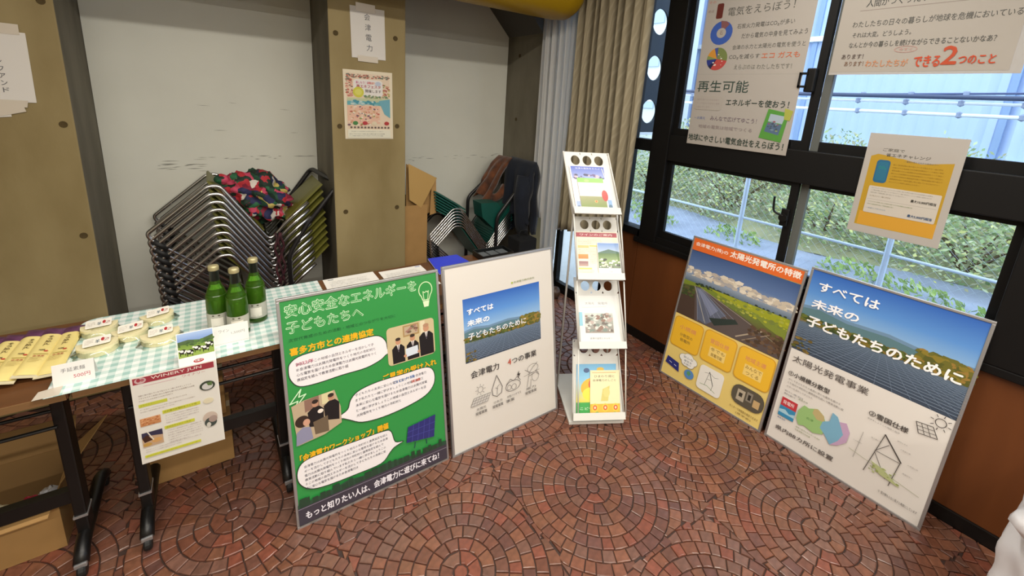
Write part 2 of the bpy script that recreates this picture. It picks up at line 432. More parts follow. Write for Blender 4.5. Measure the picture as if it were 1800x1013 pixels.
d.tube([(-3.19, 2.45, 2.34), (1.97, 2.45, 2.34), (2.06, 2.45, 2.34), (2.11, 2.45, 2.34), (2.13, 2.45, 2.34)], .2, 28, rs=[.2, .2, .19, .155, .10]); du = d.build('yellow_duct', yellowm, smooth=True)
tag(du, 'thick yellow rounded duct along the ceiling above the white niche', 'duct')

# ---- window wall (right): orange wood panels, black baseboard, black window frames
XW = 2.38
wr = struct('wall_right', MB().box((XW + .012, -4.2, 0), (XW + .12, 1.84, .71)).box((XW, -4.2, 2.5), (XW + .12, 3.2, 2.72)).box((XW, -4.2, .71), (XW + .12, -1.2, 2.5)), plaster)
ys = [-1.2, -.3, .62, 1.22, 1.84]
for a, b in zip(ys, ys[1:]):
    MB().box((XW, a + .0012, .065), (XW + .012, b - .0012, .70), bev=.002).build('wood_panel', wood_or, wr)
struct('baseboard_right', MB().box((XW - .008, -4.2, 0), (XW + .012, 2.10, .065), bev=.003), blackmetal)
struct('trim_2', MB().box((XW - .03, -1.2, .70), (XW + .12, 1.86, .735), bev=.004), sashmat)  # black sill
FX0, FX1 = 2.362, 2.45
w1 = MB()
w1.box((FX0, -1.2, .735), (FX1, 1.84, .775)).box((FX0, -1.2, 2.42), (FX1, 1.84, 2.5))          # bottom and head
w1.box((FX0, -1.2, 1.285), (FX1, 1.70, 1.445), bev=.004)                                        # thick transom
w1.box((FX0 - .01, 1.69, .735), (FX1, 1.82, 2.5), bev=.004)                                    # left post
w1.box((FX0 - .01, -.02, .735), (FX1, .165, 2.5), bev=.004)                                     # right post
win1 = struct('window_1', w1, sashmat)
def sash(y0, y1, z0, z1, x, st=.03, edge=None, nm=''):
    m = MB(); t = .026
    m.box((x, y0, z0), (x + t, y0 + st, z1), 0); m.box((x, y1 - st, z0), (x + t, y1, z1), 1 if edge else 0)
    m.box((x, y0 + st, z0), (x + t, y1 - st, z0 + st + .012), 0); m.box((x, y0 + st, z1 - st + .01), (x + t, y1 - st, z1), 0)
    s_ = m.build('sash', [sashmat, sashgrey], win1)
    MB().box((x + .010, y0 + st - .004, z0 + st + .004), (x + .015, y1 - st + .004, z1 - st + .014)).build('glass_pane', CLEAR, s_)
    return s_
sash(.925, 1.692, .775, 1.287, 2.385, .034); sash(.16, .925, .775, 1.287, 2.413, .036, True)
sash(.925, 1.692, 1.443, 2.43, 2.385, .034); sash(.16, .925, 1.443, 2.43, 2.413, .036, True)
sash(-.7, .0, .775, 1.287, 2.413); sash(-.7, .0, 1.443, 2.43, 2.413)
# crescent locks at the meeting stiles
def lock(y, z, up=True):
    m = MB(); m.box((2.367, y - .018, z - .045), (2.385, y + .018, z + .045), bev=.004)
    m.lathe([(.0001, 0), (.02, 0), (.02, .012), (.0001, .012)], (0, 0, 0), 16); k = len(m.v) - 64
    for i in range(k, len(m.v)): v = m.v[i]; m.v[i] = (2.352 + v[2], y + v[0], z + v[1])
    m.tube(wob([(2.356, y + .0, z + .01), (2.352, y + .05, z + .02), (2.35, y + .055, z + .10)]), .0055, 8)
    return m.build('window_lock', sashmat, win1, smooth=False)
lock(.955, 1.10); 
m = MB(); m.box((2.352, .945, 1.72), (2.385, .985, 1.83), bev=.006); m.box((2.344, .975, 1.74), (2.362, 1.01, 1.75)); m.box((2.344, .975, 1.80), (2.362, 1.01, 1.81)); m.box((2.344, 1.003, 1.74), (2.352, 1.012, 1.81)); m.build('sash_latch', sashmat, win1)
# narrow fixed window beside the curtain
w2 = MB(); w2.box((FX0, 1.82, .74), (FX1, 2.02, .79)).box((FX0, 1.82, 1.325), (FX1, 2.02, 1.40)).box((FX0, 2.0, .74), (FX1, 2.1, 2.5)).box((FX0, 1.82, 2.4), (FX1, 2.02, 2.5))
win2 = struct('window_2', w2, sashmat)
for a, b in ((.79, 1.325), (1.40, 2.4)): MB().box((2.40, 1.815, a - .004), (2.405, 2.005, b + .004)).build('glass_pane', CLEAR, win2)
MB().box((XW, 1.8424, .065), (XW + .10, 2.10, .745), bev=.002).build('wood_panel', wood_or, wr)
# glazed door behind the curtains
dm = MB(); dm.box((2.37, 2.10, 0), (2.44, 3.2, .035)).box((2.37, 2.10, .035), (2.44, 2.15, 2.4)).box((2.37, 3.12, .035), (2.44, 3.2, 2.4)).box((2.37, 2.1, 2.4), (2.44, 3.2, 2.5)).box((2.385, 2.66, .035), (2.43, 2.70, 2.4))
dm.box((2.385, 2.15, .035), (2.43, 3.12, .075))
dr = struct('door_1', dm, sashmat)
MB().box((2.405, 2.145, .07), (2.411, 2.665, 2.405)).build('glass_pane', CLEAR, dr); MB().box((2.405, 2.695, .07), (2.411, 3.125, 2.405)).build('glass_pane', CLEAR, dr)

# ================================================================== OUTSIDE
asphalt = mat('asphalt', '8f99ad', .9, noise_amt=.25, nscale=3, bump=.3, bscale=40)
struct('ground_outside', MB().box((2.5, -14, -.3), (14, 26, -.05)), asphalt)
facade = mat('blue_cladding', 'b2c6ea', .6, noise_amt=.08, nscale=.8)
fm = MB(); b0 = []
for k in range(0, 250):
    y = -10 + k * .1; b0.append((9.6 - (.05 if k % 2 else 0), y))
for (xa, ya), (xb, yb) in zip(b0, b0[1:]): fm.quad([(xa, ya, 1.05), (xb, yb, 1.05), (xb, yb, 7.5), (xa, ya, 7.5)])
fm.box((9.7, -10, -.1), (9.9, 15, 7.5))
ft = thing('clad_building', 'pale blue ribbed metal building across the road behind the shrubs', 'building', (9.7, 2.5, -.05))
fm.build('cladding', facade, ft, recalc=False)
MB().box((9.35, -10, .8), (9.9, 15, 1.05)).build('base_ledge', mat('ledge', 'e4ecf4', .7), ft)
MB().box((9.45, -10, 3.0), (9.62, 15, 3.09)).build('cladding_band', mat('ledge', 'e4ecf4', .7), ft)
for y in (-3, 1.2, 3.9): MB().box((9.50, y, 1.05), (9.6, y + .08, 7.5)).build('downpipe', mat('pipe_blue', '7f98c0', .6), ft)
# pale building further left
bt = thing('pale_building', 'pale grey building with window bands seen at the far left of the windows', 'building', (9, 11, -.05))
MB().box((8.2, 6.2, -.05), (9.2, 15, 7.5)).build('wall', mat('pale_wall', 'd8e0e6', .8), bt)
for z in (1.6, 2.5, 3.4, 4.3): MB().box((8.16, 6.4, z), (8.22, 14.8, z + .4)).build('window', mat('far_window', 'a9bccd', .25), bt)
struct('brightening_slab_outside', MB().box((2.5, 2.15, -.05), (3.9, 10, -.03)), mat('brightening_slab_pale', 'd6dadc', .8, noise_amt=.06, nscale=5))  # pale slab added outside so the view through the door glass turns bright
# bank of shrubs
bank = MB(); bank.grid(lambda u, v: (6.3 + 2.9 * v + .25 * math.sin(u * 40), -8 + 24 * u, -.06 + .55 * v ** .7 + .06 * noise.noise(Vector((u * 40, v * 5, 0)))), 60, 8)
struct('grass_bank', bank, mat('bank', '6d7758', .95, noise_amt=.4, nscale=2, col2='8b8a6a'), smooth=True)
rl = random.Random(11)
def leafmesh(nl, cols, rx, ry, rz, sz):
    mb = MB(); cc = []
    for _ in range(nl):
        while True:
            p = Vector((rl.uniform(-1, 1), rl.uniform(-1, 1), rl.uniform(0, 1)))
            if .35 < p.length < 1: break
        k = 1 + .25 * noise.noise(p * 2.5); c = Vector((p.x * rx * k, p.y * ry * k, p.z * rz * k)); a = Vector((rl.uniform(-1, 1), rl.uniform(-1, 1), rl.uniform(-.3, 1))).normalized(); b = a.orthogonal().normalized(); e = a.cross(b); s_ = sz * rl.uniform(.6, 1.4)
        mb.quad([c - b * s_, c + e * s_ * .45, c + b * s_, c - e * s_ * .45]); q = hexc(rl.choice(cols)); cc.append(q)
    return mb, cc
GREENS = ['8ea672', 'aebf8c', '7f9868', 'c0cca2', '9caf7c', 'd4d68c', 'b0ae8c', 'ccd0b4']
SH = []
for k in range(3):
    mb, cc = leafmesh(2600, GREENS if k != 2 else GREENS + ['8a7a58', '74624a'], .80, .74, 1.25, .036); SH.append((mb, cc, None))
meshes = {}
labs = ['shrub beyond the fence on the bank', ]
k = 0
for row, (x, h) in enumerate(((6.95, .72), (8.35, 1.0))):
    for j in range(8 if row else 9):
        y = -3.4 + j * 1.42 + row * .4 + rl.uniform(-.1, .1); t = thing('shrub', 'leafy green shrub on the bank beyond the road' if row == 0 else 'taller shrub in the rear row before the blue building', 'shrub', (x + rl.uniform(-.15, .15), y, .0 + .15 * row), Matrix.Rotation(rl.random() * 6, 3, 'Z') * 1.0, group='shrubs on the bank, front row' if row == 0 else 'shrubs on the bank, rear row')
        kk = k % 3; k += 1
        if kk not in meshes:
            o = SH[kk][0].build('foliage', LEAF, t, world=False, recalc=False, colors=SH[kk][1]); meshes[kk] = o.data
        else:
            o = bpy.data.objects.new('foliage', meshes[kk]); COL.objects.link(o); o.parent = t
        o.scale = (1, 1, h); 
        m = MB()
        if 'stem' not in meshes:
            for q in range(6):
                a = q * 1.05; m.tube([(0, 0, -.1), (.2 * math.cos(a), .2 * math.sin(a), .4), (.5 * math.cos(a), .5 * math.sin(a), .8)], .02, 5, rs=[.025, .018, .006])
            o = m.build('stems', mat('stem', '5a4a34', .9), t, world=False); meshes['stem'] = o.data
        else: o = bpy.data.objects.new('stems', meshes['stem']); COL.objects.link(o); o.parent = t
        o.scale = (1, 1, h)
# weeds on the kerb nearer
for j, (x, y) in enumerate(((5.5, .9), (5.7, 1.5), (5.3, .35), (5.6, 4.6), (5.4, 3.9), (5.75, 2.9))):
    t = thing('weed_clump', 'low green weed clump growing at the road edge', 'weeds', (x, y, -.05), group='weeds at the road edge')
    mb, cc = leafmesh(160, ['8fae5c', 'a9c070', '7a9450'], .32, .36, .16, .035); mb.build('foliage', LEAF, t, world=False, recalc=False, colors=cc)
# fence
wf = thing('wire_fence', 'pale wire mesh fence with top rail between window and road', 'fence', (4, 2, -.05))
galv = mat('galvanised', 'c3d2e6', .5, metal=.2)
for y in (-1.3, -.2, .88, 1.97, 3.06, 4.15, 5.2): MB().tube([(4, y, -.05), (4, y, 1.26)], .02, 10).build('post', galv, wf)
MB().tube([(4, -2.4, .667), (4, 6.4, .667)], .011, 8).build('rail', galv, wf); MB().tube([(4, -2.4, 1.26), (4, 6.4, 1.26)], .016, 8).build('rail', galv, wf)
m = MB(); 
for k in range(-20, 130):
    y = -2.4 + k * .07
    for sg in (1, -1):
        a = [y, 0.0]; b = [y + sg * 1.25, 1.25]
        if min(a[0], b[0]) < -2.4 or max(a[0], b[0]) > 6.4: continue
        m.prism([(4, a[0], a[1]), (4.0014, a[0], a[1]), (4.0014, b[0], b[1]), (4, b[0], b[1])], (0, .0014, 0))
o = m.build('wire_mesh', galv, wf, recalc=False); o['kind'] = 'stuff'
# pipes and cables high across the road
def hcable(name, x, za, zb, r, c, lab, cat, beads=None, sag=0):
    t = thing(name, lab, cat, (x, 2, (za + zb) / 2)); pts = [(x, -5 + 12 * u / 20, za + (zb - za) * u / 20 - sag * 4 * (u / 20) * (1 - u / 20)) for u in range(21)]
    MB().tube(pts, r, 8).build('line', mat(name + '_c', c, .5), t, smooth=True)
    if beads:
        for u in np.arange(-1.0, 4.2, .42):
            i = (u + 5) / 12; z = za + (zb - za) * i - sag * 4 * i * (1 - i); MB().lathe([(.0001, -.035), (.026, -.02), (.026, .02), (.0001, .035)], (x, u, z), 8).build('bead', mat('bead', beads, .5), t)
    for y in (-5.0, 7.0):
        MB().tube([(x, y, -.06), (x, y, max(za, zb) + .1)], .05, 8).build('pole', galv, t)
hcable('dark_rail', 6.0, 1.885, 1.885, .022, '3a4664', 'dark blue horizontal rail seen through the upper window', 'rail')
hcable('white_rail', 6.05, 1.83, 1.83, .014, 'dfe6f0', 'thin white rail just under the dark blue rail outside', 'rail', '8c98b4')
hcable('lower_white_rail', 6.1, 1.72, 1.72, .018, 'e6ecf4', 'lower of the white rails outside the upper window', 'rail', '8c98b4')
hcable('utility_cable', 6.15, 2.18, 1.82, .010, '46527c', 'thin dark cable with white beads outside the upper window', 'cable', 'eef2f8', .07)
# perforated screen wall seen past the curtain: dark slab with round holes
scr = MB(); X0, X1, ZB, ZT, cxh = 2.57, 2.90, 1.42, 2.5, 2.745
zs = [1.42, 1.732, 2.05, 2.37, 2.5]; cz = [1.575, 1.89, 2.21]
for i in range(3):
    z0, z1, zc = zs[i], zs[i + 1], cz[i]; nseg = 32; ringp = []; sq = []
    for k in range(nseg):
        a = 2 * PI * k / nseg; ca, sa = math.cos(a), math.sin(a); ringp.append((cxh + .086 * ca, zc + .088 * sa))
        t = min(((X1 - cxh) / ca if ca > 1e-6 else 9), ((X0 - cxh) / ca if ca < -1e-6 else 9), ((z1 - zc) / sa if sa > 1e-6 else 9), ((z0 - zc) / sa if sa < -1e-6 else 9)); sq.append((cxh + t * ca, zc + t * sa))
    for yy in (2.18, 2.195):
        for k in range(nseg):
            j = (k + 1) % nseg; scr.quad([(ringp[k][0], yy, ringp[k][1]), (ringp[j][0], yy, ringp[j][1]), (sq[j][0], yy, sq[j][1]), (sq[k][0], yy, sq[k][1])])
    for k in range(nseg):
        j = (k + 1) % nseg; scr.quad([(ringp[k][0], 2.18, ringp[k][1]), (ringp[j][0], 2.18, ringp[j][1]), (ringp[j][0], 2.195, ringp[j][1]), (ringp[k][0], 2.195, ringp[k][1])])
scr.box((X0, 2.18, 2.37), (X1, 2.195, 2.5))
st = thing('pierced_screen', 'dark exterior screen with three round holes beside the curtain', 'screen', (2.63, 2.2, 1.42))
scr.build('screen_panel', mat('screen_dark', '1d2733', .6), st, recalc=False); MB().box((2.57, 2.17, 1.40), (2.9, 2.2, 1.42)).build('bottom_edge', mat('ledge', 'e4ecf4', .7), st)
MB().box((2.90, 2.17, -.05), (2.94, 2.2, 2.5)).build('screen_post', mat('screen_dark', '1d2733', .6), st)
# ================================================================== TABLES
def rotm(X, Y, Z): return Matrix((X, Y, Z)).transposed()
TZ = .70
def caster(t, x, y, parent):
    m = MB(); m.lathe([(.0001, -.011), (.02, -.011), (.024, -.006), (.024, .006), (.02, .011), (.0001, .011)], (0, 0, 0), 16)
    m.v = [(x + v[2], y + v[0], .0275 + v[1]) for v in m.v]; c = m.build('caster', rubber, parent)
    MB().box((x - .016, y - .012, .044), (x + .016, y + .012, .06), bev=.003).build('caster_fork', silver, c); return c
def table(lab, x0, x1, legs, bars=True, loc=None):
    t = thing('folding_table', lab, 'table', ((x0 + x1) / 2, 1.86, 0), group='folding tables along the back wall')
    m = MB(); m.box((x0, 1.605, .674), (x1, 2.10, TZ - .002), bev=.005); m.build('tabletop', tablewood, t)
    MB().box((x0 + .004, 1.6, .676), (x1 - .004, 1.6055, TZ - .004)).build('edge_band', tableedge, t)
    MB().box((x0 + .05, 1.68, .652), (x1 - .05, 1.70, .674)).box((x0 + .05, 2.0, .652), (x1 - .05, 2.02, .674)).build('under_frame', blackmetal, t)
    for lx in legs:
        l = MB().box((lx - .016, 1.725, .085), (lx + .016, 1.785, .66), bev=.005).build('leg', blackmetal, t)
        f = MB().tube(wob([(lx, 1.645, .052), (lx, 1.70, .085), (lx, 2.0, .085), (lx, 2.05, .052)]), .021, 10).build('foot', blackmetal, t, smooth=True)
        MB().box((lx - .018, 1.722, .16), (lx + .018, 1.788, .168)).build('collar', silver, t)
        for y in (1.645, 2.045): caster(t, lx, y, f)
    if bars:
        a, b = (legs[0], legs[-1]) if len(legs) > 1 else (x0, legs[0])
        for z, h in ((.19, .045),):
            MB().box((a, 1.74, .215 if len(legs) == 1 else .30), (b, 1.77, .262 if len(legs) == 1 else .345)).build('cross_bar', blackmetal, t)
        for y in (1.70, 1.80, 1.90): MB().tube([(a, y, .535), (b, y, .535)], .006, 8).build('shelf_rod', blackmetal, t)
    return t
tA = table('brown folding table at the left end holding the noodle packets', -2.2, -.405, [-.465])
tB = table('middle folding table under the gingham sheet, flyer taped to its edge', -.400, .26, [-.30, .14])
tC = table('folding table mostly hidden behind the white board, blue folder on top', .265, 1.42, [.40, 1.33])

# gingham sheet
def gingham():
    m = bpy.data.materials.new('gingham'); m.use_nodes = True; nt = m.node_tree; b = nt.nodes['Principled BSDF']; b.inputs['Roughness'].default_value = .35
    tc = nt.nodes.new('ShaderNodeTexCoord'); sp = nt.nodes.new('ShaderNodeSeparateXYZ'); nt.links.new(tc.outputs['Object'], sp.inputs[0])
    outs = []
    for ax in (0, 1):
        a = nt.nodes.new('ShaderNodeMath'); a.operation = 'MULTIPLY'; a.inputs[1].default_value = 1 / .036; nt.links.new(sp.outputs[ax], a.inputs[0])
        f = nt.nodes.new('ShaderNodeMath'); f.operation = 'FRACT'; nt.links.new(a.outputs[0], f.inputs[0])
        g = nt.nodes.new('ShaderNodeMath'); g.operation = 'LESS_THAN'; g.inputs[1].default_value = .5; nt.links.new(f.outputs[0], g.inputs[0]); outs.append(g)
    s_ = nt.nodes.new('ShaderNodeMath'); s_.operation = 'ADD'; nt.links.new(outs[0].outputs[0], s_.inputs[0]); nt.links.new(outs[1].outputs[0], s_.inputs[1])
    h = nt.nodes.new('ShaderNodeMath'); h.operation = 'MULTIPLY'; h.inputs[1].default_value = .5; nt.links.new(s_.outputs[0], h.inputs[0])
    r = nt.nodes.new('ShaderNodeValToRGB'); e = r.color_ramp.elements; e[0].color = (*hexc('eef3f1'), 1); e[1].color = (*hexc('a3c8c2'), 1)
    k = e.new(.5); k.color = (*hexc('cfe2de'), 1); r.color_ramp.interpolation = 'CONSTANT'; e[0].position = 0; k.position = .4; e[2].position = .9
    nt.links.new(h.outputs[0], r.inputs[0]); nt.links.new(r.outputs[0], b.inputs['Base Color']); return m
m = MB(); pts = []
def rc(x0, y0, x1, y1, r, corners=(1, 1, 1, 1)):
    P = []
    for (cx, cy, a, ok) in ((x1, y1, 0, corners[0]), (x0, y1, PI / 2, corners[1]), (x0, y0, PI, corners[2]), (x1, y0, 1.5 * PI, corners[3])):
        if not ok: P.append((cx, cy)); continue
        sx = -1 if cx == x1 else 1; sy = -1 if cy == y1 else 1
        for k in range(7): t = a + PI / 2 * k / 6; P.append((cx + sx * r + r * math.cos(t), cy + sy * r + r * math.sin(t)))
    return P
ol = rc(-.452, 1.592, .36, 2.096, .05, (0, 1, 0, 0)); m.prism([(x, y, TZ) for x, y in ol], (0, 0, .0012))
cl = m.build('gingham_sheet', gingham()); tag(cl, 'pale green and white gingham plastic sheet covering the table', 'tablecloth')
tape = mat('masking_tape', 'b9a98a', .5)
tag(MB().prism([(-.475, 1.594, TZ + .0012), (-.42, 1.594, TZ + .0012), (-.42, 1.645, TZ + .0015), (-.47, 1.635, TZ + .0015)], (0, 0, .0004)).build('tape_strip', mat('clear_tape', 'c9bfb0', .25)), 'clear tape at the front left corner of the gingham sheet', 'tape')
TS = TZ + .0013
# noodle packets
PK = ['rightmost noodle packet beside the gingham sheet', 'second noodle packet from the gingham sheet', 'third noodle packet from the gingham sheet', 'fourth noodle packet from the gingham sheet', 'noodle packet at the left edge of the photo']
def packet(i, x0, y0, x1, y1, w_, tilt, z0):
    d = Vector((x1 - x0, y1 - y0, 0)); L = d.length; Y = d.normalized(); Xa = Vector((Y.y, -Y.x, 0)); Rr = Matrix.Rotation(tilt, 3, Y); Xr = Rr @ Xa; Z = Xr.cross(Y)
    t = thing('noodle_packet', 'pale yellow and purple ' + PK[i], 'packet', (x0, y0, z0), rotm(Xr, Y, Z), group='noodle packets on the left table')
    def pill(v0, v1, ends):
        m = MB()
        def f(u, v, s):
            x = (u - .5) * w_; yy = v0 + (v1 - v0) * v; e = min(1, (v0 + (v1 - v0) * v) / .02, (L - yy) / .03); h = .011 * (1 - (abs(u - .5) * 2) ** 4) * max(.06, e) ** .5
            return Vector((x, yy, .009 + s * h + .0012 * noise.noise(Vector((x * 60, yy * 40, i + s)))))
        m.grid(lambda u, v: f(u, v, 1), 10, 14); m.grid(lambda u, v: f(u, v, -1), 10, 14); return m
    pill(0, L * .80, 0).build('wrapper', mat('packet_cream', 'ecd98c', .45, noise_amt=.08, nscale=20), t, world=False, smooth=True)
    pill(L * .80, L, 1).build('purple_header', mat('packet_purple', '4c2348', .4, noise_amt=.3, nscale=40, col2='6d3f66'), t, world=False, smooth=True)
    M = MW[t.name]; c = Canvas()
    c.text('手延素麺', 0, 0, 14, 9, '5a4b33', .01).line([(3, -60), (3, -20)], 1.2, '8a7a50').ell(18, 12, 5, 4, 'c8463a')
    vv = 'そ|う|め|ん'.split('|')
    for k, ch in enumerate(vv): c.text(ch, 2 + k * .5, -90 + k * 17, 12, 12, '5a4b33', .02)
    c.rect(-6, 30, 34, 3, 'b8a04e').text('会津産', -4, 40, 26, 8, 'b8483c', .01)
    for v_ in range(6): c.rect(-8, 52 + v_ * 5, 30 - (v_ % 3) * 5, 1.2, 'a89254')
    c.build('printing', M @ Vector((-.006, L * .45, .0205)), Xr, -Y, Z, t, off=.001)
    # end fin
    m = MB(); m.box((-w_ / 2, -.012, .008), (w_ / 2, .004, .0105)); m.build('end_seal', mat('packet_seal', 'd9cfae', .4), t, world=False)
for i, (x0, x1) in enumerate(((-.455, -.455), (-.503, -.500), (-.549, -.545), (-.596, -.592), (-.643, -.640))):
    packet(i, x0 - .012, 1.715 + (i % 2) * .008, x1 - .004, 2.035 - (i % 2) * .01, .056, .24 * (1 if i else .1), TZ + (.0 if i == 0 else .008))
# cheese packs
CH = ['at the front left, behind the price card', 'at the rear left of the gingham sheet', 'in the middle of the five', 'at the rear right, nearest the bottles', 'at the front right beside the cow postcard']
wax = mat('cheese', 'efe5b8', .4, noise_amt=.12, nscale=30); 
def cheese(i, x, y, a, s=1):
    t = thing('cheese_pack', 'round pale cheese in clear wrap ' + CH[i], 'cheese', (x, y, TS), Matrix.Rotation(a, 3, 'Z'), group='wrapped cheeses on the gingham sheet')
    r = .052 * s; n = 20
    arc = [(r * math.cos(PI + PI * k / n), r * .95 * math.sin(PI + PI * k / n)) for k in range(n + 1)] + [(r, .018), (-r, .018)]
    m = MB(); 
    m.prism([(px, py, .001) for px, py in arc], (0, 0, .026)); m.build('cheese', wax, t, world=False)
    m = MB(); R2 = r + .013
    def f(u, v):
        q = 2 * PI * u; hh = (1 - v ** 3); k = 1 + .06 * math.sin(9 * q + i) * v; return Vector((R2 * v * math.cos(q) * k, R2 * v * math.sin(q) * k * .85 - .008, .0015 + .030 * hh + .002 * noise.noise(Vector((u * 20, v * 4, i)))))
    m.grid(f, 36, 6); m.build('clear_wrap', FILM, t, world=False, smooth=True, recalc=False)
    c = Canvas(); c.rr(-34, -22, 68, 34, 5, 'f4f0e6').ell(14, -8, 4.5, 7, 'b8242c').line([(20, -2), (30, -8)], 1.5, '444c5a').text('羊', -4, -10, 11, 14, '4c6470', .02).lines(-30, -14, 22, 4, 5, 2.6, '8c7f70', seed=i).ring(22, -4, 7, 5, 1.2, 'c06058')
    M = MW[t.name]; c.build('label', M @ Vector((0, -.012, .036)), M.to_3x3().col[0], Vector((0, -.9, -.43)), M.to_3x3().col[0].cross(Vector((0, .9, .43))), t, m=PAPER)
for i, (x, y, a, s) in enumerate(((-.37, 1.825, .15, 1.0), (-.385, 1.965, .1, .95), (-.293, 1.885, .25, .95), (-.225, 1.975, .35, .95), (-.205, 1.81, .2, 1.05))): cheese(i, x, y, a, s)
# bottles
gg = mat('green_bottle_glass', (.02, .09, .012), .06, spec=.8, coat=.6)
def glassgreen():
    m = bpy.data.materials.new('bottle_green'); m.use_nodes = True; b = m.node_tree.nodes['Principled BSDF']
    b.inputs['Base Color'].default_value = (.16, .42, .03, 1); b.inputs['Roughness'].default_value = .05; b.inputs['Transmission Weight'].default_value = .85; b.inputs['IOR'].default_value = 1.35; return m
gb = glassgreen(); foil = mat('dark_foil', '12170f', .35); goldf = mat('pale_foil_top', 'b7ad82', .35, metal=.4)
BL = ['left one of the three green wine bottles', 'front middle one of the three green wine bottles', 'right rear one of the three green wine bottles']
for i, (x, y) in enumerate(((-.033, 1.79), (.026, 1.735), (.09, 1.815))):
    t = thing('wine_bottle', BL[i] + ' on the gingham sheet', 'bottle', (x, y, TS), group='green wine bottles')
    prof = [(.0001, .006), (.030, .001), (.0345, .005), (.035, .012), (.035, .125), (.033, .145), (.026, .168), (.018, .188), (.0145, .205)]
    MB().lathe(prof, (x, y, TS), 32).build('glass_body', gb, t, smooth=True)
    MB().lathe([(.0001, .008), (.0325, .009), (.0325, .150), (.0001, .152)], (x, y, TS), 24).build('wine', mat('wine_fill', (.03, .075, .008), .3), t, smooth=True)
    MB().lathe([(.0152, .188), (.0155, .192), (.015, .236), (.0165, .240), (.0165, .248), (.0001, .249)], (x, y, TS), 24).build('neck_foil', foil, t, smooth=True)
    MB().lathe([(.0168, .2405), (.0172, .252), (.0150, .257), (.0001, .259)], (x, y, TS), 24).build('cap', goldf, t, smooth=True)
    m = MB(); 
    m.grid(lambda u, v: Vector((x + .0357 * math.cos(-PI * .5 - 1.4 + 2.8 * u - .25), y + .0357 * math.sin(-PI * .5 - 1.4 + 2.8 * u - .25), TS + .022 + .06 * v)), 20, 1); lb = m.build('label', mat('label_grey', 'b9b8ac', .5), t, smooth=True, recalc=False)
    m = MB(); m.grid(lambda u, v: Vector((x + .0361 * math.cos(-PI * .5 - .55 + 1.1 * u - .15), y + .0361 * math.sin(-PI * .5 - .55 + 1.1 * u - .15), TS + .03 + (.036) * v)), 12, 1); m.build('label_crest', mat('label_cream', 'ece8dc', .5), lb, smooth=True, recalc=False)
    c = Canvas(); c.ell(-9, 4, 4, 2.6, '5b5848').ell(9, 4, 4, 2.6, '5b5848').rect(-12, 12, 24, 1.2, '77735f').lines(-10, 44, 20, 2, 5, 2.6, '6b675a', seed=i)
    a = -PI / 2 - .2; N = Vector((math.cos(a), math.sin(a), 0)); c.build('label_print', Vector((x, y, TS + .080)), Vector((-N.y, N.x, 0)), (0, 0, -1), N, t, off=0, fn=lambda px, py, N=N: N * math.sqrt(max(0, .0364 ** 2 - (px / 1000) ** 2)))
# tent price cards
def card(name, lab, x0, x1, y, h, lean, fn, yb=None):
    t = thing(name, lab, 'card', ((x0 + x1) / 2, y, TS)); V = Vector((0, lean, h)).normalized()
    w_ = x1 - x0; m = MB(); m.prism([(x0, y, TS), (x1, y, TS), (x1, y + lean, TS + h), (x0, y + lean, TS + h)], (0, .0008, 0)); m.build('front_leaf', mat('card_white', 'f2f0ea', .6), t)
    m = MB(); m.prism([(x0, y + 2 * lean + .012, TS), (x1, y + 2 * lean + .012, TS), (x1, y + lean + .001, TS + h), (x0, y + lean + .001, TS + h)], (0, .0008, 0)); m.build('rear_leaf', mat('card_white', 'f2f0ea', .6), t)
    c = Canvas(); fn(c); c.build('printing', (x0, y + lean, TS + h), (1, 0, 0), -V, Vector((1, 0, 0)).cross(V) * 1, t, m=PAPER)
def f1(c): c.rect(0, 0, 90, 62, 'f4f2ee').text('手延素麺', 18, 14, 52, 12, '66666a').text('500円', 44, 36, 36, 12, 'c8324a')
card('price_card', 'white folded price card at the front left corner of the gingham', -.440, -.350, 1.64, .062, .016, f1)
def f2(c): c.rect(0, 0, 104, 66, 'f6f4f0').text('ワイン', 16, 14, 30, 10, '8c8c90').text('1,500円', 52, 26, 40, 10, '9c9ca0').rect(0, 62, 104, 1, 'c8c6c0')
card('price_card', 'white folded price card in front of the green bottles', -.052, .052, 1.668, .066, .018, f2)
# cow postcard
t = thing('cow_postcard', 'postcard of cows in a green field propped above the hanging flyer', 'postcard', (-.10, 1.588, TS))
V = Vector((0, .028, .115)).normalized(); O = Vector((-.147, 1.588, TS - .012)) + V * .118
m = MB(); m.prism([O, O + Vector((.098, 0, 0)), O + Vector((.098, 0, 0)) - V * .118, O - V * .118], (0, .0009, 0)); m.build('card', mat('card_white', 'f2f0ea', .6), t)
c = Canvas(); c.rect(0, 0, 98, 118, 'f6f4f0').grad(2, 2, 94, 34, [(0, 'a9c3e8'), (.6, '86a4d8'), (1, '7f9cc8')]).poly([(2, 34), (2, 28), (30, 24), (60, 30), (96, 20), (96, 40), (2, 42)], '4c6440').grad(2, 38, 94, 42, [(0, '6f8f3c'), (.5, '88a848'), (1, '94ad50')])
c.speck(40, 2, 30, 96, 44, 5, ['4a6634', '567a3a', '3e5a30'], 3)
for k, (x, y) in enumerate(((14, 60), (32, 64), (52, 56), (74, 60), (86, 50))): c.ell(x, y, 10, 8, '16160f').ell(x - 3, y - 2, 5, 4, 'f2efe8').ell(x + 5, y + 4, 3, 3, 'f2efe8').rect(x - 8, y + 5, 2, 8, '16160f').rect(x + 5, y + 5, 2, 8, '16160f').ell(x - 10, y - 5, 3.4, 3, 'efe9e0')
c.rect(0, 82, 98, 36, 'f6f4f0').ell(52, 98, 14, 6, 'b8383a').ell(52, 97, 10, 3.4, 'f4eeee').text('牧場', 44, 94, 16, 7, '962a2c', .02)
c.build('printing', O, (1, 0, 0), -V, Vector((1, 0, 0)).cross(V), t)
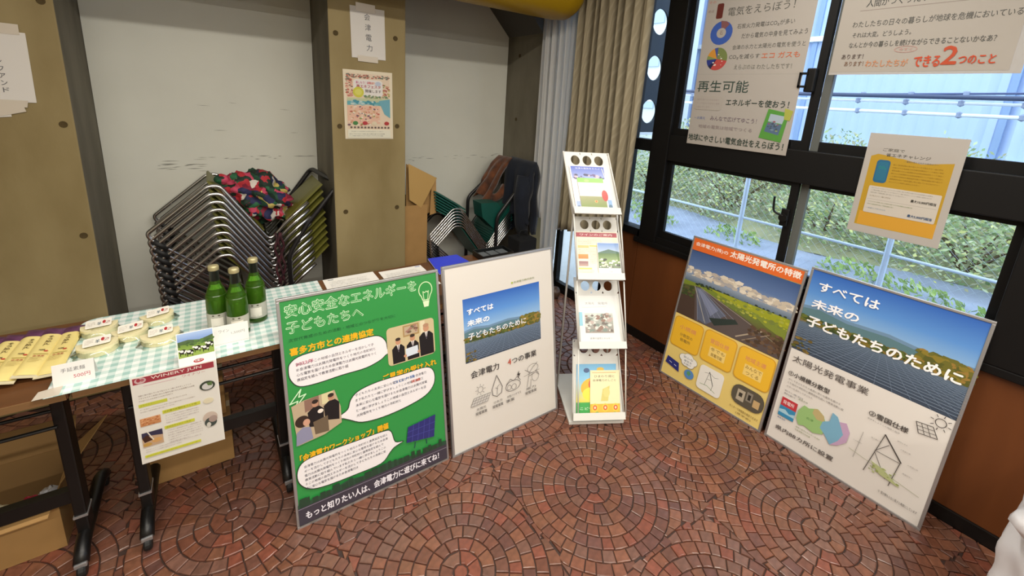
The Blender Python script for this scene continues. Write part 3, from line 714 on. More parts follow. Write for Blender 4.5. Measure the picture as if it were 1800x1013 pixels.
# hanging flyer
t = thing('hanging_flyer', 'white flyer with red heading band taped to the table edge', 'flyer', (-.16, 1.588, .69))
fO = Vector((-.268, 1.590, .702)); fU = Vector((.219, -.006, 0)).normalized(); fV = Vector((.0, -.02, -.300)).normalized(); fN = Vector((0, -1, .05)).normalized()
bend = lambda x, y: Vector((0, 0, 0))
m = MB(); m.grid(lambda u, v: fO + fU * (.219 * u) + fV * (.300 * v) + bend(219 * u, 300 * v), 12, 8); m.build('sheet', mat('flyer_paper', 'e6e3da', .6), t, recalc=False, smooth=True)
c = Canvas(); c.rect(2, 2, 215, 296, 'e9e6de').rect(6, 4, 205, 21, 'a83c48').ell(24, 14, 14, 10, 'd9b9b8').ell(20, 12, 5, 6, 'a83c48').ell(29, 13, 5, 5, 'b86a70')
c.text('WINERY JUN', 50, 8, 128, 12, 'f0e2da', .02)
c.line([(30, 34), (110, 34)], 1.2, 'd29aa6').text('ワイナリー', 126, 28, 60, 8, 'c9808c')
c.lines(14, 62, 140, 2, 9, 5, '8c7a70', seed=3, last=1).lines(14, 80, 140, 1, 9, 4.4, 'a49888', seed=4)
c.rect(12, 93, 70, 11, 'ccd04a').lines(16, 95, 60, 1, 9, 6, 'a3a63c', seed=5).lines(88, 96, 74, 1, 9, 4, 'a89a90', seed=35)
c.lines(14, 110, 140, 2, 8, 4.4, 'b0a49a', seed=6)
c.rect(66, 132, 98, 12, 'd2d34c').lines(70, 134, 84, 1, 9, 7, '9a9c30', seed=7, bold=.01, last=1).lines(72, 150, 92, 4, 8.5, 4.6, 'b3a6a4', seed=8)
c.rect(66, 188, 78, 11, 'd2d34c').lines(70, 190, 64, 1, 9, 6.4, '9a9c30', seed=9, last=1).lines(72, 204, 92, 6, 8.5, 4.6, 'b3a6a4', seed=10)
c.grad(10, 142, 50, 27, [(0, 'd9a070'), (1, 'c98a58')]).speck(40, 12, 145, 58, 167, 3, ['c27a48', 'e2ae80', 'b86e40'], 4)
c.rect(9, 192, 51, 50, 'c9a98a').poly([(9, 192), (60, 192), (60, 212), (30, 206), (9, 210)], '3a3550').poly([(9, 210), (22, 200), (34, 222), (14, 226)], '46281c').ell(44, 226, 13, 8, 'd9a86a').ell(20, 234, 11, 6, 'caa050').line([(24, 192), (36, 222)], 3, 'e9e2d4')
c.ell(188, 84, 21, 17, '3b4436').ell(188, 86, 15, 12, 'd8d6d2').poly([(186, 74), (202, 72), (200, 86), (190, 84)], '5f7a45')
c.ell(186, 200, 20, 20, 'cdbcae').ell(186, 218, 17, 17, '48504a').ell(193, 208, 12, 12, 'b09a90').ell(180, 226, 6, 9, 'dcd8cc').ell(186, 138, 14, 10, 'e2d9bc')
c.rect(10, 270, 144, 9, 'd0d24a').lines(14, 272, 130, 1, 9, 5, 'a9ab42', seed=12, last=1).lines(14, 250, 150, 2, 8, 4.2, 'b3a6a0', seed=13)
c.build('printing', fO, fU, fV, fN, t, m=PAPER, fn=bend, off=.0012)
# papers, folder, tray on the far table
for i, (P, lab) in enumerate((([(.375, 2.012), (.618, 2.012), (.622, 2.088), (.382, 2.088)], 'white sheet behind the green board, nearer the gingham'), ([(.640, 1.998), (.868, 1.995), (.871, 2.066), (.645, 2.068)], 'white sheet behind the green board, nearer the blue folder'))):
    P = [(P[0][0], 1.80), (P[1][0], 1.80), P[2], P[3]]
    p = MB().prism([(x, y, TZ) for x, y in P], (0, 0, .0015)).build('paper_sheet', mat('card_white', 'f2f0ea', .6)); tag(p, lab, 'paper', 'white sheets on the far table')
    c = Canvas(); x0, y0 = P[3]; c.rect(20, 12, 26, 9, '9aa0a6') if i == 0 else c.rect(190, 10, 26, 9, '9aa6d8')
    c.lines(20, 40, 180, 5, 14, 6, '888888', seed=i); c.build('printing', (x0, y0, TZ + .0015), (1, 0, 0), (0, -1, 0), (0, 0, 1), p)
t = thing('blue_folder', 'bright blue plastic folder lying behind the white board', 'folder', (1.02, 2.0, TZ)); bl = mat('blue_plastic', '1f38d8', .3)
P = [(.905, 1.90), (1.135, 1.91), (1.115, 2.115), (.94, 2.125)]
MB().prism([(x, y, TZ + .001) for x, y in P], (0, 0, .002)).build('rear_cover', bl, t); MB().prism([(x * .995 + .004, y - .003, TZ + .006) for x, y in P], (0, 0, .002)).build('front_cover', bl, t); MB().prism([(x * .99 + .008, y - .002, TZ + .0032) for x, y in P], (0, 0, .0026)).build('papers', mat('card_white', 'f2f0ea', .6), t)
t = thing('black_tray', 'shallow black tray on the far table beside the blue folder', 'tray', (1.38, 2.05, TZ)); bk = mat('black_plastic', '17191a', .3)
MB().box((1.20, 1.96, TZ + .001), (1.41, 2.08, TZ + .005)).build('tray_bottom', bk, t)
m = MB()
for a, b in (((1.20, 1.96), (1.41, 1.964)), ((1.20, 2.076), (1.41, 2.08)), ((1.20, 1.964), (1.204, 2.076)), ((1.406, 1.964), (1.41, 2.076))): m.box((*a, TZ + .005), (*b, TZ + .032))
m.build('tray_rim', bk, t)
for k in range(3): MB().box((1.21 + k * .065, 1.98, TZ + .006), (1.265 + k * .065, 2.06, TZ + .02), bev=.003).build('insert', mat('grey_plastic', '5b6166', .35), t)
t = thing('black_case', 'tall black soft case standing on the floor by the right pillar', 'case', (1.95, 2.6, 0)); fab = mat('black_fabric', '0e0f12', .85)
MB().box((1.86, 2.52, .001), (2.03, 2.68, .56), bev=.012).build('case_body', fab, t); MB().box((1.856, 2.516, .40), (2.034, 2.684, .408)).build('zip', mat('zip', '3a3c40', .4, metal=.5), t)
MB().tube(wob([(1.91, 2.6, .56), (1.915, 2.6, .61), (1.985, 2.6, .61), (1.99, 2.6, .56)]), .006, 8).build('handle', fab, t)

# ================================================================== BOARDS
def board(lab, BLp, U, TLp, w_, h_, fn, group):
    BLp, TLp = Vector(BLp), Vector(TLp); U = Vector(U).normalized(); V = (TLp - BLp); V = (V - U * V.dot(U)).normalized(); N = U.cross(V)
    t = thing('display_board', lab, 'board', BLp, rotm(U, -N, V), group=group)
    W, H = w_, h_; e = .011; d = .013
    MB().box((e * .5, 0.002, e * .5), (W - e * .5, d - .002, H - e * .5)).build('backing', mat('board_back', 'd8d6d0', .7), t, world=False)
    for a, b, nm in (((0, -.002, 0), (W, d, e), 'f'), ((0, -.002, H - e), (W, d, H), 'f'), ((0, -.002, e), (e, d, H - e), 'f'), ((W - e, -.002, e), (W, d, H - e), 'f')):
        MB().box(a, b, bev=.0018).build('frame_rail', silver, t, world=False)
    c = Canvas(); fn(c); c.build('printing', BLp + V * H, U, -V, N, t, off=-.0012, step=.00003)
    return t
def photo_clip(c, fn): fn(c)
def solarphoto(c, x, y, w_, h_, big):
    c.grad(x, y, w_, h_ * .62, [(0, '2f62b8'), (.45, '5c93d8'), (.8, '8fb8e0'), (1, 'aecbe2')])
    hy = y + h_ * (.50 if big else .55)
    P = [(x, hy), (x, hy - h_ * .06), (x + w_ * .12, hy - h_ * .09), (x + w_ * .3, hy - h_ * .05), (x + w_ * .55, hy - h_ * .07), (x + w_ * .8, hy - h_ * .03), (x + w_, hy - h_ * .05), (x + w_, hy + h_ * .1), (x, hy + h_ * .1)]
    c.poly(P, '6f8fae'); c.poly([(a, b + h_ * .035) for a, b in P[:7]] + [(x + w_, hy + h_ * .12), (x, hy + h_ * .12)], '5b7d86')
    c.grad(x, hy + h_ * .06, w_, h_ - (hy - y) - h_ * .06, [(0, '6d8296'), (.4, '54657a'), (1, '3d4a5c')])
    c.speck(int(w_ * .7), x + 4, -h_ * .035, x + w_ - 8, h_ * .035, w_ * .022, ['4c5a2c', '66702f', '7a6a2c', '8a7236', '3d4a26'], 5, fn=lambda q: hy + h_ * .10)
    c.speck(int(w_ * .25), x + w_ * .72, -h_ * .10, x + w_ - w_ * .02, h_ * .07, w_ * .03, ['6d6a2c', '8a7a30', '5a5c28', '9a7a3a'], 6, fn=lambda q: hy + h_ * .06)
    n = 16
    for k in range(n):
        t_ = (k / n) ** 1.6; yy = hy + h_ * .15 + (h_ - (hy - y) - h_ * .16) * t_
        c.line([(x + 2, yy - h_ * .02 * (1 - t_)), (x + w_ * .5, yy), (x + w_ - 2, yy + h_ * .0)], .6 + 1.6 * t_, '8b9cb2')
    for k in range(22):
        xa = x + w_ * (.18 + .68 * k / 21); xb = x + w_ * (-.6 + 2.2 * k / 21); y0, y1 = hy + h_ * .17, y + h_ - 1
        if xb < x: f = (x - xa) / (xb - xa); xb, y1 = x + 1, y0 + (y1 - y0) * f
        if xb > x + w_: f = (x + w_ - xa) / (xb - xa); xb, y1 = x + w_ - 1, y0 + (y1 - y0) * f
        c.line([(xa, y0), (xb, y1)], 1.1, '7f90a8')
    c.speck(14, x + 6, y + h_ * .84, x + w_ * .12, y + h_ - 5, w_ * .02, ['6a5a2c', '8a7236', '5a5c28'], 9)
def suits(c, x, y, w_, h_):
    c.rr(x, y, w_, h_, 16, 'c9b890').rect(x + w_ * .33, y + 6, w_ * .34, h_ * .30, 'a88a5c').rect(x + w_ * .36, y + 12, w_ * .28, h_ * .22, 'b9a68c').speck(20, x + w_ * .38, y + 14, x + w_ * .62, y + h_ * .24, 8, ['7a5a4c', 'a0766a', '5c6a4c'], 2)
    c.rect(x + w_ * .70, y + 4, w_ * .10, h_ * .5, 'dcd0b0')
    for px, py, s in ((.22, .56, 1), (.52, .56, 1), (.82, .42, 1.2)):
        X, Y = x + w_ * px, y + h_ * py; bw = 26 * s
        yb = y + h_ - 4
        c.poly([(X - bw, yb), (X - bw * 1.05, Y + 4), (X - bw * .5, Y - 10 * s), (X + bw * .5, Y - 10 * s), (X + bw * 1.0, Y + 4), (X + min(bw, x + w_ - X - 2), yb)], '17171c')
        c.poly([(X - 7, Y - 12 * s), (X + 7, Y - 12 * s), (X, Y + 20)], 'e9e4dc').line([(X, Y - 8), (X, Y + 16)], 3, '4a3a5a').ell(X, Y - 24 * s, 11 * s, 14 * s, 'c29072').ell(X, Y - 34 * s, 11 * s, 7 * s, '3a2e28' if px < .8 else 'b0886c')
    c.poly([(x + w_ * .36, y + h_ * .66), (x + w_ * .62, y + h_ * .64), (x + w_ * .63, y + h_ * .86), (x + w_ * .37, y + h_ * .88)], 'd3dce6').ell(x + w_ * .35, y + h_ * .84, 7, 6, 'c29072').ell(x + w_ * .64, y + h_ * .82, 7, 6, 'c29072')
def bubble(c, pts, col='ece8ea'):
    cx = sum(p[0] for p in pts) / len(pts); cy = sum(p[1] for p in pts) / len(pts)
    o = [((p[0] - cx) * 1.0 + cx, (p[1] - cy) * 1.0 + cy) for p in pts]
    # smooth closed outline
    q = []
    for i in range(len(o)):
        p0, p1, p2, p3 = [Vector(o[(i + k) % len(o)]) for k in (-1, 0, 1, 2)]
        for s in range(4):
            t_ = s / 4; v = .5 * ((2 * p1) + (p2 - p0) * t_ + (2 * p0 - 5 * p1 + 4 * p2 - p3) * t_ ** 2 + (-p0 + 3 * p1 - 3 * p2 + p3) * t_ ** 3); q.append((v.x, v.y))
    c.poly(q, col); c.line(q + [q[0]], 3.2, '26332a')
def green_fn(c):
    c.grad(8, 8, 604, 862 - 0, [(0, '2f8f45'), (1, '2f8f45')])
    def outl(t_, x, y, w_, h_): c.text(t_, x - 1, y - 1, w_ + 2, h_ + 2, 'cfe8c6', .05).text(t_, x, y, w_, h_, '3d9a52', .004)
    outl('安心安全なエネルギーを', 26, 28, 492, 44); outl('子どもたちへ', 26, 92, 268, 40)
    # bulb
    c.ring(560, 78, 30, 34, 4, 'cfe8b8', -.25 * PI, 1.25 * PI).line([(539, 102), (546, 122), (574, 122), (581, 102)], 4, 'cfe8b8').line([(551, 120), (548, 84), (556, 90), (563, 84), (568, 90), (573, 84), (568, 120)], 3, 'cfe8b8').poly([(545, 126), (575, 126), (570, 152), (550, 152)], 'd8ecc4')
    c.text('次世代育成のための活動・地域とのつながりを大切に', 28, 152, 395, 13, '1c5a34')
    c.text('喜多方市との連携協定', 29, 188, 300, 28, 'e8b020', .05)
    bubble(c, [(19, 268), (24, 305), (51, 337), (110, 344), (200, 341), (290, 341), (350, 326), (378, 310), (424, 312), (384, 296), (376, 256), (350, 226), (300, 219), (180, 221), (70, 222), (28, 240)])
    c.lines(44, 248, 300, 4, 19, 12, '4d4a58', seed=21, bold=.004); c.text('2022年', 44, 244, 60, 14, 'c05a78', .01)
    suits(c, 380, 205, 208, 160)
    c.text('ご見学の受け入れ', 353, 392, 236, 26, 'e8b020', .05)
    bubble(c, [(168, 503), (190, 514), (212, 528), (260, 556), (340, 566), (440, 560), (530, 540), (572, 500), (574, 446), (540, 416), (440, 414), (330, 412), (254, 424), (222, 450), (208, 484)])
    c.lines(240, 432, 300, 5, 21, 12, '4d4a58', seed=22, bold=.004); c.text('コロナ禍', 395, 430, 90, 14, '4a78b8', .01); c.text('実績', 470, 452, 40, 13, 'c8503a', .01)
    c.line([(53, 347), (13, 392), (40, 388), (22, 430)], 4, 'cfeec8').line([(53, 347), (44, 374), (68, 370), (40, 400)], 4, 'cfeec8')
    c.poly([(17, 402), (60, 392), (166, 388), (184, 460), (183, 525), (120, 548), (28, 557)], 'b8a488').poly([(60, 394), (110, 390), (110, 430), (60, 440)], '8a6a5c').poly([(120, 390), (160, 390), (160, 430), (120, 430)], 'd6cca0')
    for X, Y in ((96, 430), (152, 424)): c.poly([(X - 26, Y + 70), (X - 28, Y + 14), (X - 8, Y), (X + 14, Y), (X + 28, Y + 16), (X + 24, Y + 84)], '17161a').ell(X, Y - 12, 11, 13, 'b98a70').ell(X, Y - 20, 11, 8, '2c2422')
    c.poly([(84, 486), (136, 478), (136, 540), (88, 536)], '6a5a48').ell(112, 452, 10, 8, 'e8dcd0').ell(48, 470, 24, 22, '33251f').ell(62, 478, 12, 13, 'c99a82').poly([(22, 556), (26, 508), (48, 492), (74, 500), (80, 548)], '8a8aa4')
    c.text('「会津電力ワークショップ」開催', 30, 596, 330, 26, 'e8b020', .05)
    bubble(c, [(17, 654), (20, 700), (53, 737), (110, 752), (220, 758), (320, 758), (360, 726), (380, 712), (418, 702), (384, 690), (370, 640), (340, 626), (240, 622), (120, 618), (44, 622)])
    c.lines(40, 640, 316, 6, 17, 10.5, '4d4a58', seed=23, bold=.004)
    # (character drawing left out) plain solar panel in its place
    c.poly([(442, 650), (568, 640), (556, 738), (431, 716)], '2c2f72')
    for k in range(1, 5): c.line([(442 + 25 * k, 648 - 2 * k), (431 + 25 * k, 716 + 4.4 * k)], 1.6, '4a50a0')
    for k in (1, 2): c.line([(442 - 3.6 * k, 650 + 22 * k), (568 - 4 * k, 640 + 32 * k)], 1.6, '4a50a0')
    c.line([(470, 728), (464, 752)], 3, '1c2050').line([(520, 736), (520, 756)], 3, '1c2050')
    # dark skyline band
    c.poly([(8, 783), (120, 778), (190, 766), (260, 778), (330, 764), (420, 776), (500, 790), (560, 776), (612, 780), (612, 866), (8, 866)], '2a4a38')
    rr = random.Random(2); x = 14
    while x < 596: w0 = rr.uniform(8, 26); c.rect(x, 783 - rr.uniform(2, 22), w0, 60, '26402f'); x += w0 + rr.uniform(0, 12)
    c.rect(8, 796, 604, 68, '3d3844').line([(8, 800), (612, 812)], 2, '8c8494').text('もっと知りたい人は、会津電力に遊びに来てね！', 32, 818, 540, 30, 'ece8f0', .03)
def white_fn(c):
    c.rect(8, 8, 604, 862, 'dcd7cf'); solarphoto(c, 92, 166, 441, 302, False)
    c.ell(365, 140, 5, 5, 'a4b83c').text('会津電力株式会社', 374, 134, 128, 10, '7d8a52')
    c.text('すべては', 111, 216, 140, 26, 'fcfcff', .05).text('未来の', 109, 268, 118, 27, 'fcfcff', .05).text('子どもたちのために', 110, 330, 330, 30, 'f4f4f8', .02)
    c.text('会津電力', 114, 512, 155, 34, '3c3a3a', .015).text('4', 320, 514, 20, 30, 'c0503c', .01).text('つの事業', 345, 514, 152, 32, '3c3a3a', .015)
    g = '5c5a58'
    c.ring(160, 612, 14, 14, 1.6, g)
    for k in range(8): a = k * PI / 4; c.line([(160 + 19 * math.cos(a), 612 + 19 * math.sin(a)), (160 + 27 * math.cos(a), 612 + 27 * math.sin(a))], 1.6, g)
    c.poly([(124, 644), (214, 644), (196, 680), (104, 680)], 'c9c5c0')
    for k in range(7): c.line([(124 + 15 * k, 644), (104 + 15.3 * k, 680)], 1.5, g)
    for k in range(4): c.line([(124 - 6.6 * k, 644 + 12 * k), (214 - 6 * k, 644 + 12 * k)], 1.5, g)
    dr_ = [(252, 572), (236, 606), (222, 636), (226, 664), (250, 678), (276, 666), (282, 638), (268, 606), (252, 572)]; c.line(dr_, 3, g).line([(250, 668), (254, 630), (266, 622)], 1.8, g).line([(254, 640), (242, 632)], 1.8, g)
    c.ring(345, 655, 44, 26, 2.4, g).ring(322, 658, 12, 12, 1.8, g).ring(350, 662, 14, 14, 1.8, g).line([(305, 640), (330, 618), (350, 632), (372, 616), (390, 640)], 2.4, g).poly([(384, 590), (370, 612), (380, 612), (374, 630), (392, 606), (382, 606)], '2e2c2c')
    c.line([(430, 691), (448, 620), (470, 600), (500, 580)], 2, g).line([(448, 620), (420, 600)], 2, g).line([(448, 640), (490, 630), (508, 650)], 2, g).ring(470, 604, 34, 22, 1.6, g).line([(412, 632), (510, 622)], 1.6, g).ring(484, 650, 22, 26, 1.6, g).line([(456, 660), (452, 696)], 2, g)
    for x, w_, a, b in ((127, 66, '太陽光', '発電事業'), (221, 64, '小水力', '発電事業'), (300, 98, '木質バイオマス', '事業'), (416, 76, '風力', '発電事業')): c.text(a, x + 6, 696, w_ - 14, 13, g).text(b, x, 716, w_ * (.5 if b == '事業' else .95), 15, g, .01)
def orange_fn(c):
    c.rect(8, 8, 604, 874, 'e9cf7c')
    c.grad(8, 80, 604, 190, [(0, '3c5484'), (.5, '5a74a4'), (1, 'a4b0bc')]).grad(8, 262, 604, 222, [(0, '6c7c8c'), (.05, '7a8a30'), (.3, '6a7a34'), (.6, '5c4c34'), (1, '4a3a2c')])
    c.speck(170, 12, -22, 608, 26, 20, ['c9bcaa', 'd8cebc', 'b8aea4', 'e2d8c8', 'a8a4a4'], 5, fn=lambda q: 200 + 10 * math.sin(q / 60) + (q / 620) * 14, flat=.5)
    c.grad(8, 234, 604, 34, [(0, '8a98aa'), (1, '5c6e80')]).speck(70, 90, 262, 604, 276, 8, ['2c3826', '37442c', '24301e'], 7)
    c.poly([(160, 268), (612, 268), (612, 330), (400, 310), (260, 288)], '9aa024').poly([(400, 300), (612, 318), (612, 380), (500, 350)], '7d8a34').speck(90, 200, 272, 600, 330, 10, ['b0b030', '8f9a2c', 'a4a848', '74803c'], 8)
    c.poly([(8, 300), (82, 290), (140, 480), (8, 482)], '4c3c34').speck(50, 10, 300, 90, 360, 12, ['4c5a30', '3c4a28', '5c5a34'], 9)
    c.poly([(86, 286), (120, 284), (420, 360), (560, 420), (600, 482), (130, 482)], '5a4e4c').poly([(92, 292), (126, 288), (300, 380), (200, 478), (150, 470)], '60667a').poly([(104, 300), (122, 296), (250, 372), (216, 420)], '7c84a0')
    for k in range(7): c.line([(98 + 7 * k, 292), (150 + 36 * k, 478 - 14 * k)], 2, '8f96aa')
    c.line([(84, 288), (196, 470)], 4, 'a8a49c').line([(120, 284), (380, 356), (560, 410)], 2, 'b0a894')
    c.poly([(210, 432), (350, 380), (372, 398), (250, 462)], '283430').line([(375, 465), (500, 376)], 7, 'b0a08c').line([(410, 470), (530, 384)], 4, 'a08c78').speck(60, 430, 370, 604, 470, 14, ['5c4434', '6d5540', '4a382a'], 10)
    c.poly([(8, 10), (612, 10), (612, 76), (8, 82)], 'e06a2c').text('会津電力(株)の', 26, 30, 195, 26, 'f6ece4', .015).text('太陽光発電所の特徴', 234, 20, 358, 36, 'f8f2ea', .03)
    for i, (x, y, w_, a, b) in enumerate(((18, 496, 186, '小規模', '分散型の\n発電所'), (214, 492, 186, '雪国仕様', '冬でも\n発電可能'), (412, 492, 186, '地域主導', 'みんなで\nつくる'))):
        c.rr(x, y, w_, 186, 26, 'd8a02c').rr(x + 5, y + 5, w_ - 10, 176, 22, 'f0bc34'); c.text(a, x + 40, y + 44, w_ - 80, 26, 'e09a5c', .03)
        c.rect(x + 46, y + 88, w_ - 92, 60, 'f4d47c') if i else None
        b1, b2 = b.split('\n'); c.text(b1, x + 52, y + 92, w_ - 104, 20, '9a7a38', .015).text(b2, x + 60, y + 122, w_ - 120, 20, '9a7a38', .015)
    for x, y, r in ((130, 722, 26), (160, 712, 30), (190, 724, 26), (148, 744, 26), (176, 746, 26)): c.ell(x, y, r + 2, r * .8 + 2, '8c8c88')
    for x, y, r in ((130, 722, 26), (160, 712, 30), (190, 724, 26), (148, 744, 26), (176, 746, 26)): c.ell(x, y, r, r * .8, 'f2f0ea')
    c.text('安心な', 128, 708, 62, 13, '4c5a70').text('電気を', 136, 728, 50, 13, '4c5a70').text('お届け', 138, 746, 46, 11, '4c5a70')
    c.poly([(32, 758), (110, 770), (122, 822), (26, 802)], '2a2f78').line([(50, 785), (66, 790)], 3, 'dfe4f0').line([(84, 792), (98, 796)], 3, 'dfe4f0').ell(185, 802, 30, 28, '5a8cc8').poly([(170, 790), (184, 782), (196, 796), (186, 812), (172, 806)], '5c9a6c')
    c.rr(238, 700, 142, 144, 22, 'f0ede6').line([(270, 740), (300, 730), (330, 742), (350, 734)], 1.6, '4a4a4a').line([(296, 724), (330, 790)], 4, '4a4a4a').line([(296, 724), (284, 810)], 2, '4a4a4a').line([(330, 790), (326, 822)], 2, '4a4a4a').line([(290, 770), (318, 764)], 1.6, '4a4a4a').line([(258, 812), (300, 806), (350, 824)], 2.4, '7c9a5c')
    c.rr(432, 698, 166, 108, 44, '5a5448').rect(460, 724, 40, 60, 'b8ac98').rect(508, 716, 30, 50, '8c8478').rect(546, 740, 32, 40, 'c8a878').rect(470, 740, 18, 22, '38342e').rect(516, 728, 14, 30, '2e2c28')
    c.text('モニターで発電量を確認できます', 440, 826, 150, 13, '7a6438').text('(見学会)', 478, 848, 80, 12, '7a6438')
def blue_fn(c):
    c.rect(8, 8, 604, 894, 'e4dfd9'); s = 905 / 870
    solarphoto(c, 10, 10, 602, 394 * s, True)
    c.text('すべては', 50, 60, 232, 42, 'fafaff', .035).text('未来の', 42, 146, 186, 42, 'fafaff', .04).text('子どもたちのために', 42, 232, 540, 50, 'fcfcfc', .04)
    c.text('太陽光発電事業', 30, 446, 306, 34, '5c5654', .002).text('①小規模分散型', 30, 530, 176, 24, '44403e', .02)
    c.lines(38, 568, 235, 2, 18, 10, '7a7674', seed=31, last=1).lines(38, 606, 190, 1, 18, 9, '8a8684', seed=32).lines(36, 632, 84, 2, 15, 8, '6a6a78', seed=33)
    c.rect(34, 672, 70, 98, 'd8dce0').rect(34, 672, 70, 44, 'c23a44').text('発電所', 42, 684, 50, 20, 'f4e4e4', .01).poly([(34, 716), (104, 716), (104, 770), (34, 770)], '3a8cb8').poly([(34, 738), (60, 730), (80, 744), (104, 734), (104, 752), (34, 752)], 'a8cfe0').lines(36, 778, 60, 1, 9, 8, '4a6a9a', seed=34)
    c.poly([(112, 698), (130, 660), (150, 664), (182, 646), (212, 664), (232, 700), (226, 750), (190, 766), (150, 756), (128, 766), (112, 740)], '9ac07c').poly([(170, 652), (186, 646), (214, 664), (220, 690), (190, 696), (168, 676)], 'bfae7c').poly([(240, 626), (262, 634), (272, 652), (298, 700), (286, 740), (262, 776), (236, 746), (210, 724), (214, 690), (238, 672)], '7cb0cc').poly([(272, 652), (298, 642), (318, 676), (316, 726), (290, 760), (262, 776), (286, 740), (298, 700)], 'c4a4c4')
    c.text('喜多方市', 100, 640, 40, 9, '7a8a6a').text('会津', 150, 706, 30, 12, '5a8a4c').lines(120, 776, 110, 2, 14, 8, '8a9a6c', seed=36)
    c.text('県内88カ所に設置', 40, 822, 250, 23, '5a5452', .015)
    c.text('②雪国仕様', 358, 532, 132, 24, '44403e', .02).lines(358, 566, 110, 1, 12, 8, '8a8684', seed=37, last=1)
    g = '4a4644'
    c.line([(429, 604), (500, 686)], 5, g).line([(429, 604), (398, 800)], 2.4, g).line([(498, 690), (486, 806)], 2.4, g).line([(414, 690), (500, 690)], 2, g).line([(414, 690), (450, 640)], 2, g).line([(416, 700), (470, 786)], 2, g).line([(360, 640), (352, 770)], 1.4, '8c8886').line([(330, 740), (580, 782)], 1.4, '9aa07c').poly([(410, 742), (450, 750), (480, 764), (520, 790), (450, 780)], 'b8c08c')
    c.speck(26, 412, 744, 520, 784, 6, ['a4b070', 'b8c08c', '94a05c'], 13)
    for x, y in ((470, 600), (486, 628), (520, 676), (514, 720), (336, 690), (390, 640)): c.lines(x, y, 54, 1, 9, 6, '9a9694', seed=x)
    c.text('☂ 雪が積もらない高さと角度にしています', 462, 842, 128, 14, '5a5654')
    c.ring(568, 452, 16, 17, 2.6, g)
    for k in range(8): a = k * PI / 4 + .2; c.line([(568 + 23 * math.cos(a), 452 + 24 * math.sin(a)), (568 + 32 * math.cos(a), 452 + 33 * math.sin(a))], 2.4, g)
    c.line([(502, 488), (552, 480), (574, 520), (518, 530), (502, 488)], 2.6, g)
    for k in (1, 2): c.line([(502 + 16 * k, 488 - 2.6 * k), (518 + 18 * k, 530 - 3 * k)], 2, g).line([(502 + 5.3 * k, 488 + 14 * k), (552 + 7 * k, 480 + 13.5 * k)], 2, g)
gB = 'framed display boards standing on the floor'
board('green board with speech bubbles and photos leaning on the table', (.139, 1.451, .001), (.622, .006, 0), (.134, 1.606, .868), .622, .878, green_fn, gB)
board('white board with a small solar park photo beside the green board', (.778, 1.452, .001), (.628, .008, 0), (.782, 1.606, .872), .628, .886, white_fn, gB)
board('orange and yellow board leaning under the window, further from camera', (2.186, 1.397, .001), (.02, -.61, 0), (2.331, 1.394, .876), .612, .887, orange_fn, gB)
board('large board with deep blue sky photo leaning at the right', (2.214, .768, .001), (.01, -.612, 0), (2.330, .764, .908), .614, .914, blue_fn, gB)

